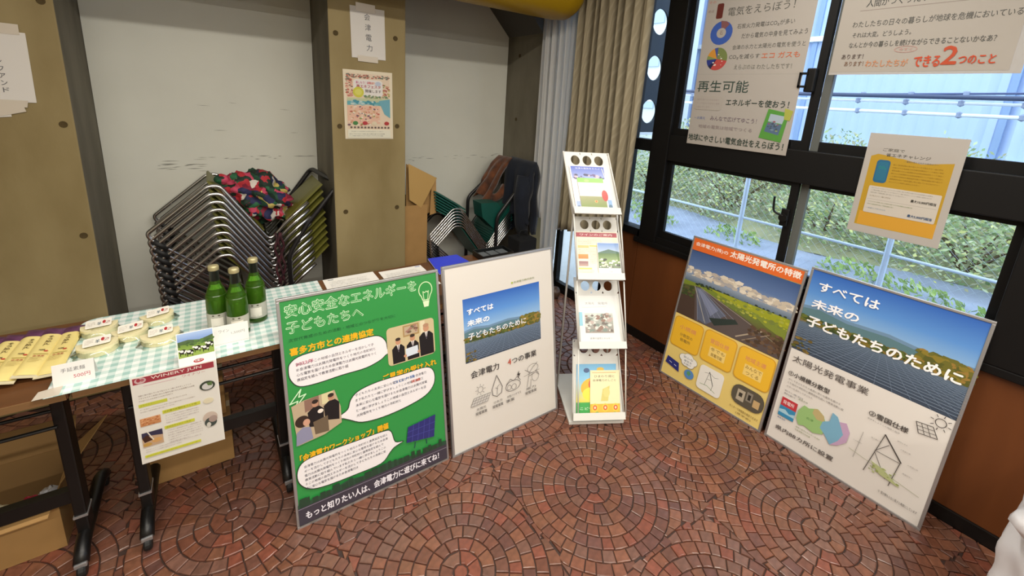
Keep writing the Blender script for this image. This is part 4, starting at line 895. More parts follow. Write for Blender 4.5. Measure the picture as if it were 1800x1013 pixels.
# ================================================================== BROCHURE RACK
e2 = Vector((.881, -.473, 0)); b2 = Vector((.473, .881, 0)); up = Vector((0, 0, 1)); O0 = Vector((1.379, 1.337, 0))
t = rack = thing('brochure_rack', 'tall white four tier brochure rack between the boards', 'rack', O0)
LP = lambda s_, d, z: O0 + e2 * s_ + b2 * d + up * z
m = MB(); m.prism([LP(0, 0, .004), LP(.29, 0, .004), LP(.29, .40, .004), LP(0, .40, .004)], (0, 0, .014)); m.build('base_plate', white_enamel, t)
tiers = [((.040, .0, .032), (.055, .20, .37)), ((.037, .10, .375), (.035, .30, .685)), ((.022, .20, .712), (.022, .385, 1.005)), ((-.002, .30, 1.042), (-.058, .42, 1.350))]
WR = .252
for i, (a, b) in enumerate(tiers):
    A = LP(*a); Bq = LP(*b); wb_ = WR if i < 3 else .245; Vd = (Bq - A); Ln = Vd.length; V = Vd.normalized(); Nn = e2.cross(V)
    if i == 0: A = LP(.012, 0, .032); wa = .275; Bq = LP(.035, .2, .37); V = (Bq - A).normalized(); Ln = (Bq - A).length
    else: wa = WR
    wt = .245
    def PP(u, v, n=0, A=A, Bq=Bq, wa=wa, wt=wt, Nn=Nn): L_ = A.lerp(Bq, v); return L_ + e2 * (u * (wa * (1 - v) + wt * v)) + Nn * n
    # plate with three round holes along the top
    m = MB(); vh0, vh1 = 1 - .085 / Ln, 1 - .005 / Ln; vs = [PP(0, 0), PP(1, 0), PP(1, vh0), PP(0, vh0)]
    for n_ in (0, -.0018): m.quad([PP(0, 0, n_), PP(1, 0, n_), PP(1, vh0, n_), PP(0, vh0, n_)]); m.quad([PP(0, vh1, n_), PP(1, vh1, n_), PP(1, 1, n_), PP(0, 1, n_)])
    hw = .06; uc = [.24, .5, .76]; ue = [0.0, .37, .63, 1.0]; vc = (vh0 + vh1) / 2
    for k in range(3):
        ns = 24; ra = .024 / wt; rb = .026 / Ln
        for n_ in (0, -.0018):
            for q in range(ns):
                pr_ = []
                for qq in (q, q + 1):
                    an = 2 * PI * qq / ns; ca, sa = math.cos(an), math.sin(an); u1 = uc[k] + ra * ca; v1 = vc + rb * sa
                    tt = min(((ue[k + 1] - uc[k]) / ca if ca > 1e-6 else 99), ((ue[k] - uc[k]) / ca if ca < -1e-6 else 99), ((vh1 - vc) / sa if sa > 1e-6 else 99), ((vh0 - vc) / sa if sa < -1e-6 else 99))
                    pr_.append((PP(u1, v1, n_), PP(uc[k] + tt * ca, vc + tt * sa, n_)))
                m.quad([pr_[0][0], pr_[0][1], pr_[1][1], pr_[1][0]])
    m.build('tier_plate', white_enamel, t, recalc=False)
    m = MB(); m.prism([PP(0, 0, 0), PP(1, 0, 0), PP(1, 0, .028), PP(0, 0, .028)], V * .002); m.prism([PP(0, 0, .028), PP(1, 0, .028), PP(1, .022 / Ln * 1.6, .028), PP(0, .022 / Ln * 1.6, .028)], Nn * .0018); m.build('lip', white_enamel, t)
    m = MB()
    for u in (0, 1): m.tube([PP(u, 0, .012), PP(u, .5, .010), PP(u, 1, .004)], .0035, 8)
    m.build('side_wire', white_enamel, t, smooth=True)
m = MB(); m.tube([LP(.0, .30, .018), LP(.022, .385, 1.005), LP(-.05, .43, 1.345)], .006, 8); m.build('upright', white_enamel, t, smooth=True)
m = MB(); m.tube([LP(.285, .30, .018), LP(.27, .385, 1.005), LP(.19, .43, 1.345)], .006, 8); m.build('upright', white_enamel, t, smooth=True)
for u in (0, 1):
    m = MB(); 
    for (a, b), (a2, b2_) in zip(tiers, tiers[1:]): m.tube([LP(a[0] + u * WR, a[1] - .01, a[2] + .02), LP(a2[0] + u * WR, a2[1] - .008, a2[2])], .0035, 8)
    m.build('front_wire', white_enamel, t, smooth=True)
def leaflet(i, u0, w_, h_, lab, fn, dz=.012, n=.006, top=1):
    a, b = tiers[i]; A = LP(*a) if i else LP(.012, 0, .032); Bq = LP(*b) if i else LP(.035, .2, .37); V = (Bq - A).normalized(); Nn = e2.cross(V)
    P = A + e2 * u0 + V * dz + Nn * n; t = thing('leaflet', lab, 'leaflet', P, group='leaflets in the brochure rack')
    MB().prism([P, P + e2 * w_, P + e2 * w_ + V * h_, P + V * h_], -Nn * .002).build('sheets', mat('card_white', 'f2f0ea', .6), t)
    c = Canvas(); fn(c, w_ * 1000, h_ * 1000); c.build('printing', P + V * h_, e2, -V, Nn, t)
def lf1(c, w_, h_):
    c.rect(0, 0, w_, h_, 'f4eeee').grad(6, 2, w_ - 24, 66, [(0, '5a70c8'), (1, '9aa8dc')]).speck(40, 20, 46, w_ - 30, 72, 9, ['6a5a8a', '8a8ab4', 'c8b4c4', '4a4a6a'], 2).text('会津の電気をえらぶ', 30, 8, w_ - 70, 9, 'e8ecf8').line([(w_ - 30, 10), (w_ - 8, 120)], 3, 'e8e4c8').rect(8, h_ - 60, 20, 36, '9ab0dc').ell(18, h_ - 26, 8, 10, '4a6488').rect(w_ - 26, h_ - 70, 22, 50, '8ab0dc').ell(w_ - 15, h_ - 34, 10, 12, '5a7a94')
def lf2(c, w_, h_):
    c.rect(0, 0, w_, h_, 'd4e4dc').rect(0, 0, w_, 24, '8cdc5c').ell(w_ * .35, 14, 14, 7, 'a8ec7c').lines(10, 32, w_ - 20, 5, 10, 5, '9ab4a8', seed=2).grad(0, h_ * .58, w_, h_ * .42, [(0, '9a9a6c'), (1, '7a9448')]).ell(w_ * .6, h_ * .74, 9, 7, 'dcb85c').ell(w_ * .6, h_ * .74, 4, 5, 'c8503c').ell(w_ * .97, h_ * .55, w_ * .12, 30, 'c03a34')
leaflet(3, .018, .205, .250, 'white leaflet with a blue heading in the top tier', lf1, .008); leaflet(3, .048, .140, .168, 'small green leaflet in front in the top tier', lf2, .024, .012)
def lf3(c, w_, h_):
    c.rect(0, 0, w_, h_, 'e8e0cc').rect(0, 6, w_, 24, 'b05a64').text('ワインのご案内', 20, 11, w_ - 46, 13, 'f0e0dc', .01)
    c.lines(8, 44, w_ * .6, 3, 9, 5, 'b0a690', seed=4).rect(6, 76, 60, 14, 'd8c488').lines(8, 98, 60, 3, 8, 4, 'a89c88', seed=5).grad(6, 124, 54, 24, [(0, 'd89a58'), (1, 'c8803c')]).grad(8, 162, 50, 26, [(0, '8a5a64'), (1, 'b89a8c')]).rect(6, 196, 70, 8, 'd8d060').lines(8, 210, 80, 4, 8, 4.4, 'b8ac78', seed=6).rect(70, 76, 50, 6, 'd0cc5c').lines(70, 88, 50, 10, 9, 4.4, 'b4a898', seed=7)
def lf4(c, w_, h_):
    c.rect(0, 0, w_, h_, 'f2f0ec').grad(2, 2, w_ - 4, h_ * .28, [(0, '7c9cd4'), (1, 'b8cce4')]).poly([(2, h_ * .3), (w_ * .5, h_ * .2), (w_ - 2, h_ * .28), (w_ - 2, h_ * .36), (2, h_ * .36)], '5c7a6c').grad(2, h_ * .32, w_ - 4, h_ * .44, [(0, '5c7a4c'), (.5, '8aa468'), (1, '4c6440')]).speck(30, 6, h_ * .5, w_ - 6, h_ * .74, 9, ['f0ece0', '2c3424', 'c8ccb0', '1e2418'], 3).text('牧場だより', w_ * .45, h_ * .84, w_ * .4, 9, '8a8a90')
leaflet(2, .008, .225, .255, 'leaflet with a dark red heading in the second tier', lf3, .006); leaflet(2, .118, .122, .180, 'narrow leaflet with a farm photo in the second tier', lf4, .02, .012)
def lf5(c, w_, h_):
    c.rect(0, 0, w_, h_, 'e4e4e0').text('太陽光', 36, 34, 50, 13, '8a8a90').text('発電所', 106, 34, 54, 13, '8a8a90').line([(20, 62), (150, 58)], 1.2, 'd4c4a4').grad(30, 92, w_ - 62, 100, [(0, 'c4ccc4'), (.4, 'a4a8a0'), (1, '8c8078')]).speck(80, 36, 96, w_ - 40, 184, 12, ['7a8a80', 'b8a49c', '8a6a5c', 'd4d4cc', '6a6058'], 5).rect(0, 86, 18, 70, '8cc8dc').text('会津の自然エネルギー', 52, 214, w_ - 96, 10, '7c7c84')
leaflet(1, .014, .215, .265, 'pale grey leaflet with one photo in the third tier', lf5, .006)
def lf6(c, w_, h_):
    c.grad(0, 0, w_, h_, [(0, '6cb4e0'), (.3, '8cc8e8'), (.7, 'e8d850'), (.72, '3aa44c'), (1, '3aa44c')]).ell(w_ * .45, h_ * .45, w_ * .34, h_ * .2, 'e8b838').ell(w_ * .5, h_ * .38, w_ * .2, h_ * .14, 'e0603c').ell(w_ * .35, h_ * .56, w_ * .2, h_ * .12, 'f4e04c').ell(w_ * .25, h_ * .12, 16, 12, '3a5a8a').ell(w_ * .6, h_ * .10, 20, 10, 'e0b83c').text('こども', w_ * .1, h_ * .80, w_ * .3, 12, 'dcf0d8', .02).text('電気', w_ * .12, h_ * .9, w_ * .22, 10, 'dcf0d8', .02)
def lf7(c, w_, h_):
    c.rect(0, 0, w_, h_, 'efe6b8').rect(10, 10, w_ - 30, 4, 'd8b880').text('ひまわり畑と', 22, 24, w_ - 50, 12, '7c7058', .01).text('会津電力のしごと', 14, 44, w_ - 34, 11, '7c7058', .01).poly([(w_ * .42, 92), (w_ * .66, 76), (w_ * .6, 150), (w_ * .36, 150)], 'd8cc78').ell(w_ * .55, 108, 18, 24, 'e0d484').rect(0, h_ - 62, w_, 62, 'e0b83c')
    for k in range(3): c.ell(26 + k * (w_ - 50) / 2, h_ - 44, 18, 20, 'f0c848').ell(26 + k * (w_ - 50) / 2, h_ - 44, 11, 12, 'd8583c').ell(26 + k * (w_ - 50) / 2, h_ - 44, 5, 6, 'f0dcb0')
    c.speck(16, 4, h_ - 20, w_ - 4, h_ - 4, 8, ['7cb45c', 'e8d45c', 'd87c3c'], 4)
leaflet(0, .020, .215, .262, 'colourful blue yellow and green leaflet in the bottom tier', lf6, .006); leaflet(0, .092, .160, .225, 'cream leaflet with sunflowers in the bottom tier', lf7, .012, .012)

# ================================================================== PAPERS ON PILLARS AND WINDOWS
def sheet(name, lab, cat, O, U, V, w_, h_, fn, curl=0, group=None, base='e6e2da', tapes=(), mt=None, k=1):
    curl = 0; w_, h_ = w_ * k, h_ * k
    if k != 1: O = far(*O); O = (O[0], YP - .004, O[2])
    O, U, V = Vector(O), Vector(U).normalized(), Vector(V).normalized(); N = V.cross(U)
    t = thing(name, lab, cat, O, group=group); bend = lambda x, y: N * (curl * (math.sin(x / 1000 / w_ * PI * 1.3 + .4) * max(0, y / 1000 / h_) ** 1.5 + .3 * math.sin(y / 1000 / h_ * PI)))
    m = MB(); m.grid(lambda u, v: O + U * (w_ * u) + V * (h_ * v) + bend(w_ * u * 1000, h_ * v * 1000), 10, 10); m.build('sheet', attr_free(base), t, recalc=False, smooth=True)
    c = Canvas(); fn(c); c.v = [(x * k, y * k, l) for x, y, l in c.v]; c.build('printing', O, U, V, N, t, m=mt or PAPER, off=.0007)
    for P in tapes:
        m = MB(); m.quad([O + U * (x * k / 1000) + V * (y * k / 1000) + N * .0022 for x, y in P]); m.build('tape', mat('clear_tape', 'c9bfb0', .25), t, recalc=False)
    return t
def attr_free(h):
    n = 'paper_' + h
    if n in MATS: return MATS[n]
    m = mat(n, h, .65); nt = m.node_tree; b = nt.nodes['Principled BSDF']; tr = nt.nodes.new('ShaderNodeBsdfTranslucent'); tr.inputs[0].default_value = (*hexc(h), 1); mx = nt.nodes.new('ShaderNodeMixShader'); mx.inputs[0].default_value = .25
    nt.links.new(b.outputs[0], mx.inputs[1]); nt.links.new(tr.outputs[0], mx.inputs[2]); nt.links.new(mx.outputs[0], nt.nodes['Material Output'].inputs[0]); return m
YQ = 2.13
def aizu(c):
    c.rect(1, 1, 153, 218, 'e8e4de')
    for k, ch in enumerate('会津電力'): c.text(ch, 62 + k * 2, 26 + k * 44, 26, 28, '6a6a6e', .005)
sheet('name_sheet', 'white sheet with four vertical characters high on the middle pillar', 'sign', (.553, YQ, 1.962), (1, 0, 0), (0.02, 0, -1), .155, .220, aizu, .003, tapes=([(26, -16), (112, -14), (112, 22), (26, 20)], [(26, 208), (118, 210), (118, 236), (26, 234)]), k=KS)
def gf(c):
    c.rect(1, 1, 208, 218, 'eae6e0')
    for k, ch in enumerate('グリーンファンド'): c.text(ch, 128 + k * 1.5, 20 + k * 22, 14, 15, '6a6a6e', .005) if ch != 'ー' else c.rect(134 + k * 1.5, 20 + k * 22, 2.6, 15, '6a6a6e')
sheet('name_sheet', 'white sheet with vertical characters on the left pillar', 'sign', (-.672, YQ, 1.712), (1, 0, 0), (-.02, 0, -1), .208, .220, gf, .003, tapes=([(90, -26), (196, -24), (196, 8), (90, 8)], [(100, 212), (190, 214), (186, 236), (100, 238)]), k=KS)
sheet('torn_sheet', 'corner of a white sheet with tape below the left pillar sign', 'paper', (-.70, YQ, 1.478), (1, -.0, .1), (0, 0, -1), .17, .05, lambda c: c.rect(1, 1, 168, 48, 'e2ded6'), .002, tapes=([(60, 12), (200, 6), (206, 36), (60, 60)],), k=KS)
def fest(c):
    c.rect(1, 1, 226, 312, 'efe4cc').rect(12, 14, 202, 268, 'ecd8c0')
    c.speck(90, 14, 18, 212, 34, 5, ['8a6a5a', 'a8907c', 'c07060', '6a7a6c'], 1).speck(60, 14, 36, 40, 120, 6, ['c06a58', 'd89a88', 'e8b8a0', '8a7a68'], 2).speck(40, 176, 60, 212, 120, 6, ['b86a5c', '8a9a5c', 'd8a888', 'c8c078'], 3)
    c.rr(44, 40, 136, 76, 14, 'f0ece8').text('楽しもう！会津の', 56, 48, 78, 12, 'c85a8c', .02).text('みんなの', 112, 48, 30, 12, 'e07a3c', .02).text('再エネフェスタ', 58, 64, 112, 14, 'b8485c', .03).text('開催します', 98, 84, 74, 14, '5c4c44', .01).ell(158, 56, 14, 10, 'c8d0e0')
    c.ell(66, 98, 25, 24, 'd8d44c').ell(66, 98, 16, 14, 'e4e070')
    c.speck(40, 90, 112, 208, 124, 6, ['8aa06c', '6a8a6c', 'a8b48c'], 4)
    c.grad(14, 124, 200, 16, [(0, 'd0d4a8'), (1, 'c0ccb0')]).poly([(14, 140), (70, 136), (140, 144), (214, 128), (214, 170), (180, 158), (100, 152), (14, 158)], '6cb4bc').poly([(160, 134), (214, 124), (214, 214), (186, 196), (170, 158)], '78b4c4').speck(30, 30, 138, 150, 156, 8, ['a8ccd0', 'c8dcd8', '4c9aac'], 7)
    c.rect(14, 160, 150, 82, 'ecc4ac').speck(110, 18, 164, 160, 250, 6, ['e8a890', 'f0dcc8', 'c86a58', 'd8b088', '9aa868', '7a5a6c', 'f4ecd8'], 5)
    for x, col in ((48, '4c8a4c'), (92, 'c03c44'), (136, 'e8dcc0'), (196, 'b83c3c')): c.ell(x, 240, 12, 9, col)
    for x in range(24, 210, 16): c.rect(x, 256, 9, 8, '6a5a54')
    c.rect(12, 270, 202, 40, 'ecead8').lines(28, 276, 150, 1, 8, 6, '9a9a8c', seed=3, last=1).lines(18, 288, 176, 2, 9, 6, '6a6a64', seed=4, last=.9)
sheet('festival_poster', 'colourful festival poster on the middle concrete pillar', 'poster', (.515, YQ, 1.688), (1, 0, 0), (.01, 0, -1), .228, .315, fest, .002, base='efe6d0', k=KS)
# window posters (hand lettered)
INK = '4c4c48'
def win_a(c):
    c.rect(1, 1, 560, 850, 'b9b2aa').line([(2, 455), (558, 458)], 3, 'b0aaa2')
    c.text('その', 10, 66, 40, 14, 'c87c6a').text('1', 66, 88, 30, 70, '6a2c24', .06).text('めは', 12, 112, 34, 14, '8a6a64')
    c.text('電気をえらぼう！', 130, 112, 336, 44, '5a5a54', .0)
    c.ell(109, 238, 64, 62, '3f62b8').poly([(109, 238), (98, 174), (132, 180), (150, 196)], '8a5a5c').ell(109, 238, 27, 26, 'b9b2aa').text('石', 100, 226, 18, 22, '8a6a5a')
    x0, y0, r = 108, 374, 60; a = PI / 2
    for f, col in ((.06, '4a5a9c'), (.14, 'd8983c'), (.06, '8a9a5c'), (.10, '2e3c8c'), (.06, '22284c'), (.30, 'c4504c'), (.28, '7c8a50')):
        c.ell(x0, y0, r, r, col, 12, a, a + f * 2 * PI); a += f * 2 * PI
    c.speck(8, 80, 340, 140, 410, 6, ['e8d8c8', 'f0e8e0'], 2)
    c.text('石炭火力発電はCO₂が多い', 195, 200, 285, 26, '5c5c58').text('だから電気の中身を見てみよう', 228, 250, 318, 26, '5c5c58').text('会津の水力と太陽光の電気を使うと', 188, 306, 360, 24, '6a6a64').text('CO₂を減らす', 178, 354, 164, 26, '5c5c58').text('エコ ガスも', 352, 352, 180, 28, 'd8744c', .01).text('えらぶのは わたしたちです！', 216, 408, 290, 24, '7c7c74')
    c.text('再生可能', 18, 490, 296, 62, '3c5048', .004)
    c.rr(16, 578, 168, 74, 16, 'b8b0a6').rr(19, 581, 162, 68, 14, 'b9b2aa').lines(28, 590, 140, 3, 20, 11, 'a89a98', seed=41)
    c.text('エネルギーを使おう！', 205, 586, 325, 36, '35453e', .012)
    c.text('ー太陽光', 26, 690, 70, 16, '7c8ab4').text('みんなで広げてゆこう！', 128, 682, 262, 26, '7a6a78').text('地域の電気は地域でつくる', 62, 734, 312, 20, '9a8c8c')
    c.text('地球にやさしい電気会社をえらぼう！', 8, 792, 535, 38, '33463c', .012)
    c.poly([(438, 628), (540, 646), (526, 790), (414, 776)], '5ca044').poly([(452, 652), (524, 662), (516, 700), (446, 690)], 'b4c4d4').poly([(446, 694), (516, 704), (508, 756), (436, 742)], '5c7494').speck(20, 450, 690, 504, 740, 8, ['a0606c', '7c94a8', '94a878', '4c5c6c'], 6)
    c.poly([(516, 622), (556, 634), (548, 682), (520, 676)], 'b4b854')
t = sheet('handwritten_poster', 'tall handwritten poster with two pie charts on the left window', 'poster', (2.352, 1.562, 2.262), (0, -1, 0), (0, 0, -1), .562, .852, win_a, .003, group='handwritten posters on the window', base='b9b2aa')
def win_b(c):
    c.rect(1, 1, 560, 360, 'b8b1a8').text('人間がつくりだす', 86, 62, 204, 34, '4a4a48', .012).line([(292, 84), (332, 84)], 3, 'd89a84').text('地球温暖化問題', 340, 58, 200, 34, 'd8744c', .02).line([(68, 108), (556, 108)], 2, '9a8c86')
    c.text('わたしたちの日々の暮らしが地球を危機においている', 52, 150, 500, 26, '5c5c58', .006).text('それは大変。どうしよう。', 60, 196, 200, 22, '5c5c58', .006).text('なんとか今の暮らしを続けながらできることないかなあ？', 56, 236, 450, 24, '5c5c58', .006)
    c.text('あります！', 38, 286, 80, 20, '5a4a44', .01).text('あります！', 54, 316, 70, 20, '8a6a54', .01).text('わたしたちが', 132, 312, 142, 28, 'd89468', .012).ring(256, 274, 36, 12, 1.6, 'c8948c').text('今すぐ', 234, 268, 44, 12, 'd09c94')
    c.text('できる', 292, 302, 78, 42, 'd0502c', .03).text('2', 374, 270, 42, 66, 'c8502c', .03).text('つのこと', 422, 304, 98, 32, 'd0502c', .03)
sheet('handwritten_poster', 'handwritten poster with large orange words on the right window', 'poster', (2.352, .892, 2.17), (0, -1, 0), (0, 0, -1), .592, .372, win_b, .003, group='handwritten posters on the window', base='b8b1a8')
def win_c(c):
    c.rect(1, 1, 308, 434, 'c2bcb5').rect(22, 98, 264, 304, 'c8a02c').poly([(22, 98), (50, 84), (140, 104), (220, 112), (286, 96), (286, 130), (22, 130)], 'c8a02c').rect(30, 340, 256, 60, 'e0a838')
    c.poly([(22, 98), (40, 86), (120, 96), (190, 112), (286, 96), (286, 60), (22, 60)], 'c2bcb5')
    c.text('ご家庭で', 57, 60, 72, 13, '5a5850', .01).text('省エネチャレンジ', 72, 80, 142, 14, '4a4840', .015).text('〜電気の見える化から始めよう〜', 136, 104, 106, 7, '7a766c')
    c.rr(48, 110, 46, 98, 12, '2c6c94').rr(53, 118, 36, 80, 8, '2f7898').text('CO₂', 58, 138, 26, 12, '2a9a84', .02).lines(104, 122, 164, 7, 12, 6, 'a8882c', seed=51)
    c.rr(42, 224, 236, 118, 5, 'd8d2c8').line([(46, 282), (272, 282)], 1.4, 'b8b2a8').lines(52, 230, 200, 3, 10, 5, '8c867c', seed=52).lines(52, 264, 120, 1, 10, 6, '8c7c5c', seed=53).text('最大10,000円相当', 190, 258, 78, 12, '3c3a34', .03).lines(52, 290, 150, 2, 11, 5, '94a07c', seed=54).text('最大5,000円相当', 192, 320, 76, 12, '3c5a80', .03).lines(52, 318, 110, 1, 10, 6, '6c90b0', seed=55)
sheet('yellow_poster', 'smaller yellow printed poster in a plastic sleeve on the right window', 'poster', (2.350, .680, 1.556), (0, -1, .01), (0, .0, -1), .310, .436, win_c, .002, base='c2bcb5')

# ================================================================== STACKED CHAIRS
ORD = ['topmost', 'second from the top', 'third from the top', 'fourth from the top', 'fifth from the top', 'sixth from the top', 'seventh from the top', 'eighth from the top', 'ninth from the top', 'lowest']
def stack(prof, yn, yf, n, dx, dz, padm, labf, group, seatp, backp, r=.0085, tubes=None, shell=None):
    L, P0, P1, Vv, Rr, E_ = prof; prev = None
    for i in range(n):
        nm = thing('stacking_chair', labf(i), 'chair', (Vv[0] + dx * i, (yn + yf) / 2, Vv[1] - dz * i), group=group)
        if prev is None:
            for y in (yn, yf):
                pts = [(Rr[0], y, Rr[1]), ((Rr[0] + Vv[0]) / 2 - .012, y, (Rr[1] + Vv[1]) / 2 + .002), (Vv[0], y, Vv[1]), (P1[0], y, P1[1]), (P0[0], y, P0[1]), (L[0], y, L[1]), (L[0] + .012, y, L[1] - .035), (E_[0], y, E_[1])]
                MB().tube(wob(pts, 5), r, 8).build('side_tube', tubes or chrome, nm, smooth=True)
                MB().tube([(L[0] + .02, y, L[1] - .044), (L[0] + .075, y, L[1] - .044 - (L[1] - .035 - E_[1]) / (E_[0] - L[0] - .012) * .055)], r * 1.5, 8).build('rubber_foot', rubber, nm, smooth=True)
            MB().tube([(E_[0], yn, E_[1]), (E_[0], yf, E_[1])], r * .9, 8).build('cross_tube', tubes or chrome, nm, smooth=True)
            MB().tube([(Vv[0], yn, Vv[1]), (Vv[0], yf, Vv[1])], r * .9, 8).build('cross_tube', tubes or chrome, nm, smooth=True)
            def pad(a, b, th, y0, y1, name, off, cv=0):
                a, b = Vector((a[0], 0, a[1])), Vector((b[0], 0, b[1])); d = (b - a).normalized(); nn = Vector((-d.z, 0, d.x))
                if nn.z < 0: nn = -nn
                m = MB(); nu, nv = 8, 8
                for s_ in (0, 1):
                    def f(u, v):
                        ee = (1 - (abs(2 * u - 1)) ** 6) * (1 - (abs(2 * v - 1)) ** 6)
                        q = a + (b - a) * u + nn * (off + (th * (.55 + .45 * ee) if s_ else 0) - cv * 4 * (v - .5) ** 2 * 0); q.y = y0 + (y1 - y0) * v; return q
                    m.grid(f, nu, nv)
                A = [a + (b - a) * k for k in (0, 1)]
                bm_ = [a + nn * off, b + nn * off, b + nn * (off + th * .55), a + nn * (off + th * .55)]
                for yy in (y0, y1): m.quad([Vector((p.x, yy, p.z)) for p in bm_])
                for p, q in ((bm_[1], bm_[2]), (bm_[3], bm_[0])): m.quad([(p.x, y0, p.z), (q.x, y0, q.z), (q.x, y1, q.z), (p.x, y1, p.z)])
                m.build(name, padm, nm, smooth=False)
            pad(*seatp, yn + .02, yf - .02, 'seat', r * .6); pad(*backp, yn + .03, yf - .03, 'backrest', r * .4)
            if shell: pad(P1, Vv, .012, yn + .015, yf - .015, 'seat_shell', -.016); nm.children[-1].data.materials[0] = shell
            prev = nm
        else:
            for ch in prev.children:
                c2 = ch.copy(); COL.objects.link(c2); c2.parent = nm
olive = mat('olive_vinyl', '6c6a2a', .42, noise_amt=.12, nscale=20); teal = mat('teal_vinyl', '0f5248', .42, noise_amt=.12, nscale=20)
# left stack
def sc2(P): return tuple((x * KS, 1.6 + (z - 1.6) * KS) for x, z in P)
stack(sc2(((-.242, .992), (-.030, 1.172), (.012, 1.172), (.183, .905), (.352, 1.072), (.06, .70))), 2.80, 3.17, 10, .0026, .0445, olive,
      lambda i: 'olive chrome stacking chair, %s of the left stack' % ORD[i], 'olive chairs in the left stack', (*sc2(((-.035, 1.185), (.155, .945))), .020), (*sc2(((.262, .985), (.425, 1.145))), .020), r=.0105)
stack(sc2(((.950, .834), (1.097, .980), (1.150, .970), (1.332, .724), (1.494, .928), (1.15, .62))), 2.76, 3.12, 7, .0026, .0224, teal,
      lambda i: 'teal chrome stacking chair, %s of the right stack' % ORD[i], 'teal chairs in the right stack', (*sc2(((.985, 1.075), (1.18, .955))), .017), (*sc2(((1.385, .80), (1.52, .965))), .016), r=.0055, shell=mat('dark_shell', '1c1e1e', .5))
t = [o for o in bpy.data.objects if o.name.startswith('stacking_chair') and o['group'] == 'teal chairs in the right stack'][0]
m = MB(); m.prism([far(x, 2.15, z) for x, z in ((1.285, .99), (1.30, .90), (1.385, .82), (1.45, .925), (1.40, .985))], (0, .13, 0)); m.build('back_cushion', teal, t)
def dolly(lab, loc, hp, x0, x1, y0, y1, rest):
    t = thing('chair_dolly', lab, 'trolley', loc); dk = mat('dolly_paint', '1d1b1c', .35)
    MB().tube(wob(hp), .0145, 10).build('handle', dk, t, smooth=True)
    m = MB()
    for y in (y0, y1): m.tube([(x0, y, .11), (x1, y, .11)], .013, 8)
    for x in (x0 + .01, x1 - .03): m.tube([(x, y0, .11), (x, y1, .11)], .013, 8)
    m.build('base_frame', dk, t, smooth=True)
    m = MB()
    for y in (y0, y1): m.tube([(rest[0], y, .11), (rest[0], y, rest[1]), (rest[2], y, rest[3])], .013, 8)
    m.build('rest_bar', dk, t)
    for x in (x0 + .03, x1 - .05):
        for y in (y0, y1):
            w_ = MB(); w_.lathe([(.0001, -.012), (.045, -.012), (.048, 0), (.045, .012), (.0001, .012)], (x, y, .049), 16, axis='y'); w_.build('wheel', rubber, t)
dolly('dark tubular trolley under the left chair stack, its loop handle raised', (.1, 2.98, 0), [(.33, 2.79, .12), (.33, 2.79, .60), far(.335, 2.17, .955), far(.489, 2.17, 1.152), far(.420, 2.46, 1.183), far(.300, 2.46, 1.02), (.33, 3.175, .70), (.33, 3.175, .12)], -.28, .40, 2.79, 3.175, (-.26, .44, .10, .10))
HN = [far(1.39, 2.13, .90), far(1.628, 2.13, 1.176), far(1.612, 2.42, 1.19), far(1.345, 2.42, .965)]
dolly('dark tubular trolley under the right chair stack, garments over its handle', (1.6, 2.95, 0), [(HN[0][0], HN[0][1], .12)] + HN + [(HN[3][0], HN[3][1], .12)], 1.25, 1.85, 2.75, 3.124, (1.27, .30, 1.5, .10))
def drape(name, lab, cat, a, b, lenA, lenB, m_, seed, spread=.05, thick=.014):
    a, b = Vector(a), Vector(b); d = b - a; t = thing(name, lab, cat, (a + b) / 2)
    mb = MB()
    def f(u, v):
        s_ = 2 * v - 1; p = a + d * u; L_ = lenA if s_ < 0 else lenB; q = abs(s_); nz = noise.noise(Vector((u * 3.2, v * 5, seed)))
        side = -1 if s_ < 0 else 1
        fold = .02 * math.sin(u * 15 + seed + q * 2) * q + .06 * nz * q
        p = p + Vector((side * (min(q * 6, 1) * .03 + spread * q) + fold, fold * .3, .024 - L_ * q * (1 + .12 * math.sin(u * 5 + seed))))
        return p
    mb.grid(f, 28, 44); mb.build('cloth', m_, t, smooth=True, recalc=False, solid=thick); return t
brownf = mat('brown_corduroy', '6e3d1e', .9, noise_amt=.45, nscale=14, col2='3c2010', bump=.5, bscale=70, sheen=.3); navy = mat('navy_cloth', '0d1626', .9, noise_amt=.3, nscale=10, bump=.3, bscale=50, sheen=.1)
t = drape('brown_jacket', 'rumpled brown jacket thrown over the far side of the trolley handle', 'jacket', (1.985, 3.06, 1.10), (2.01, 2.90, 1.10), .32, .10, brownf, 3, .19, .035)
MB().tube(wob([(1.80, 2.93, .84), (1.86, 2.92, .80), (1.93, 2.92, .83), (1.98, 2.93, .90)]), .034, 10).build('sleeve', brownf, t, smooth=True)
t = drape('navy_jacket', 'dark navy jacket hanging on the near side of the trolley handle', 'jacket', (2.015, 2.92, 1.10), (2.06, 2.64, 1.09), .46, .54, navy, 8, .012, .05)
MB().tube([(2.00, 2.70, 1.02), (1.975, 2.69, .85), (1.99, 2.69, .66), (2.01, 2.70, .56)], .045, 10, rs=[.06, .062, .056, .05]).build('sleeve', navy, t, smooth=True)
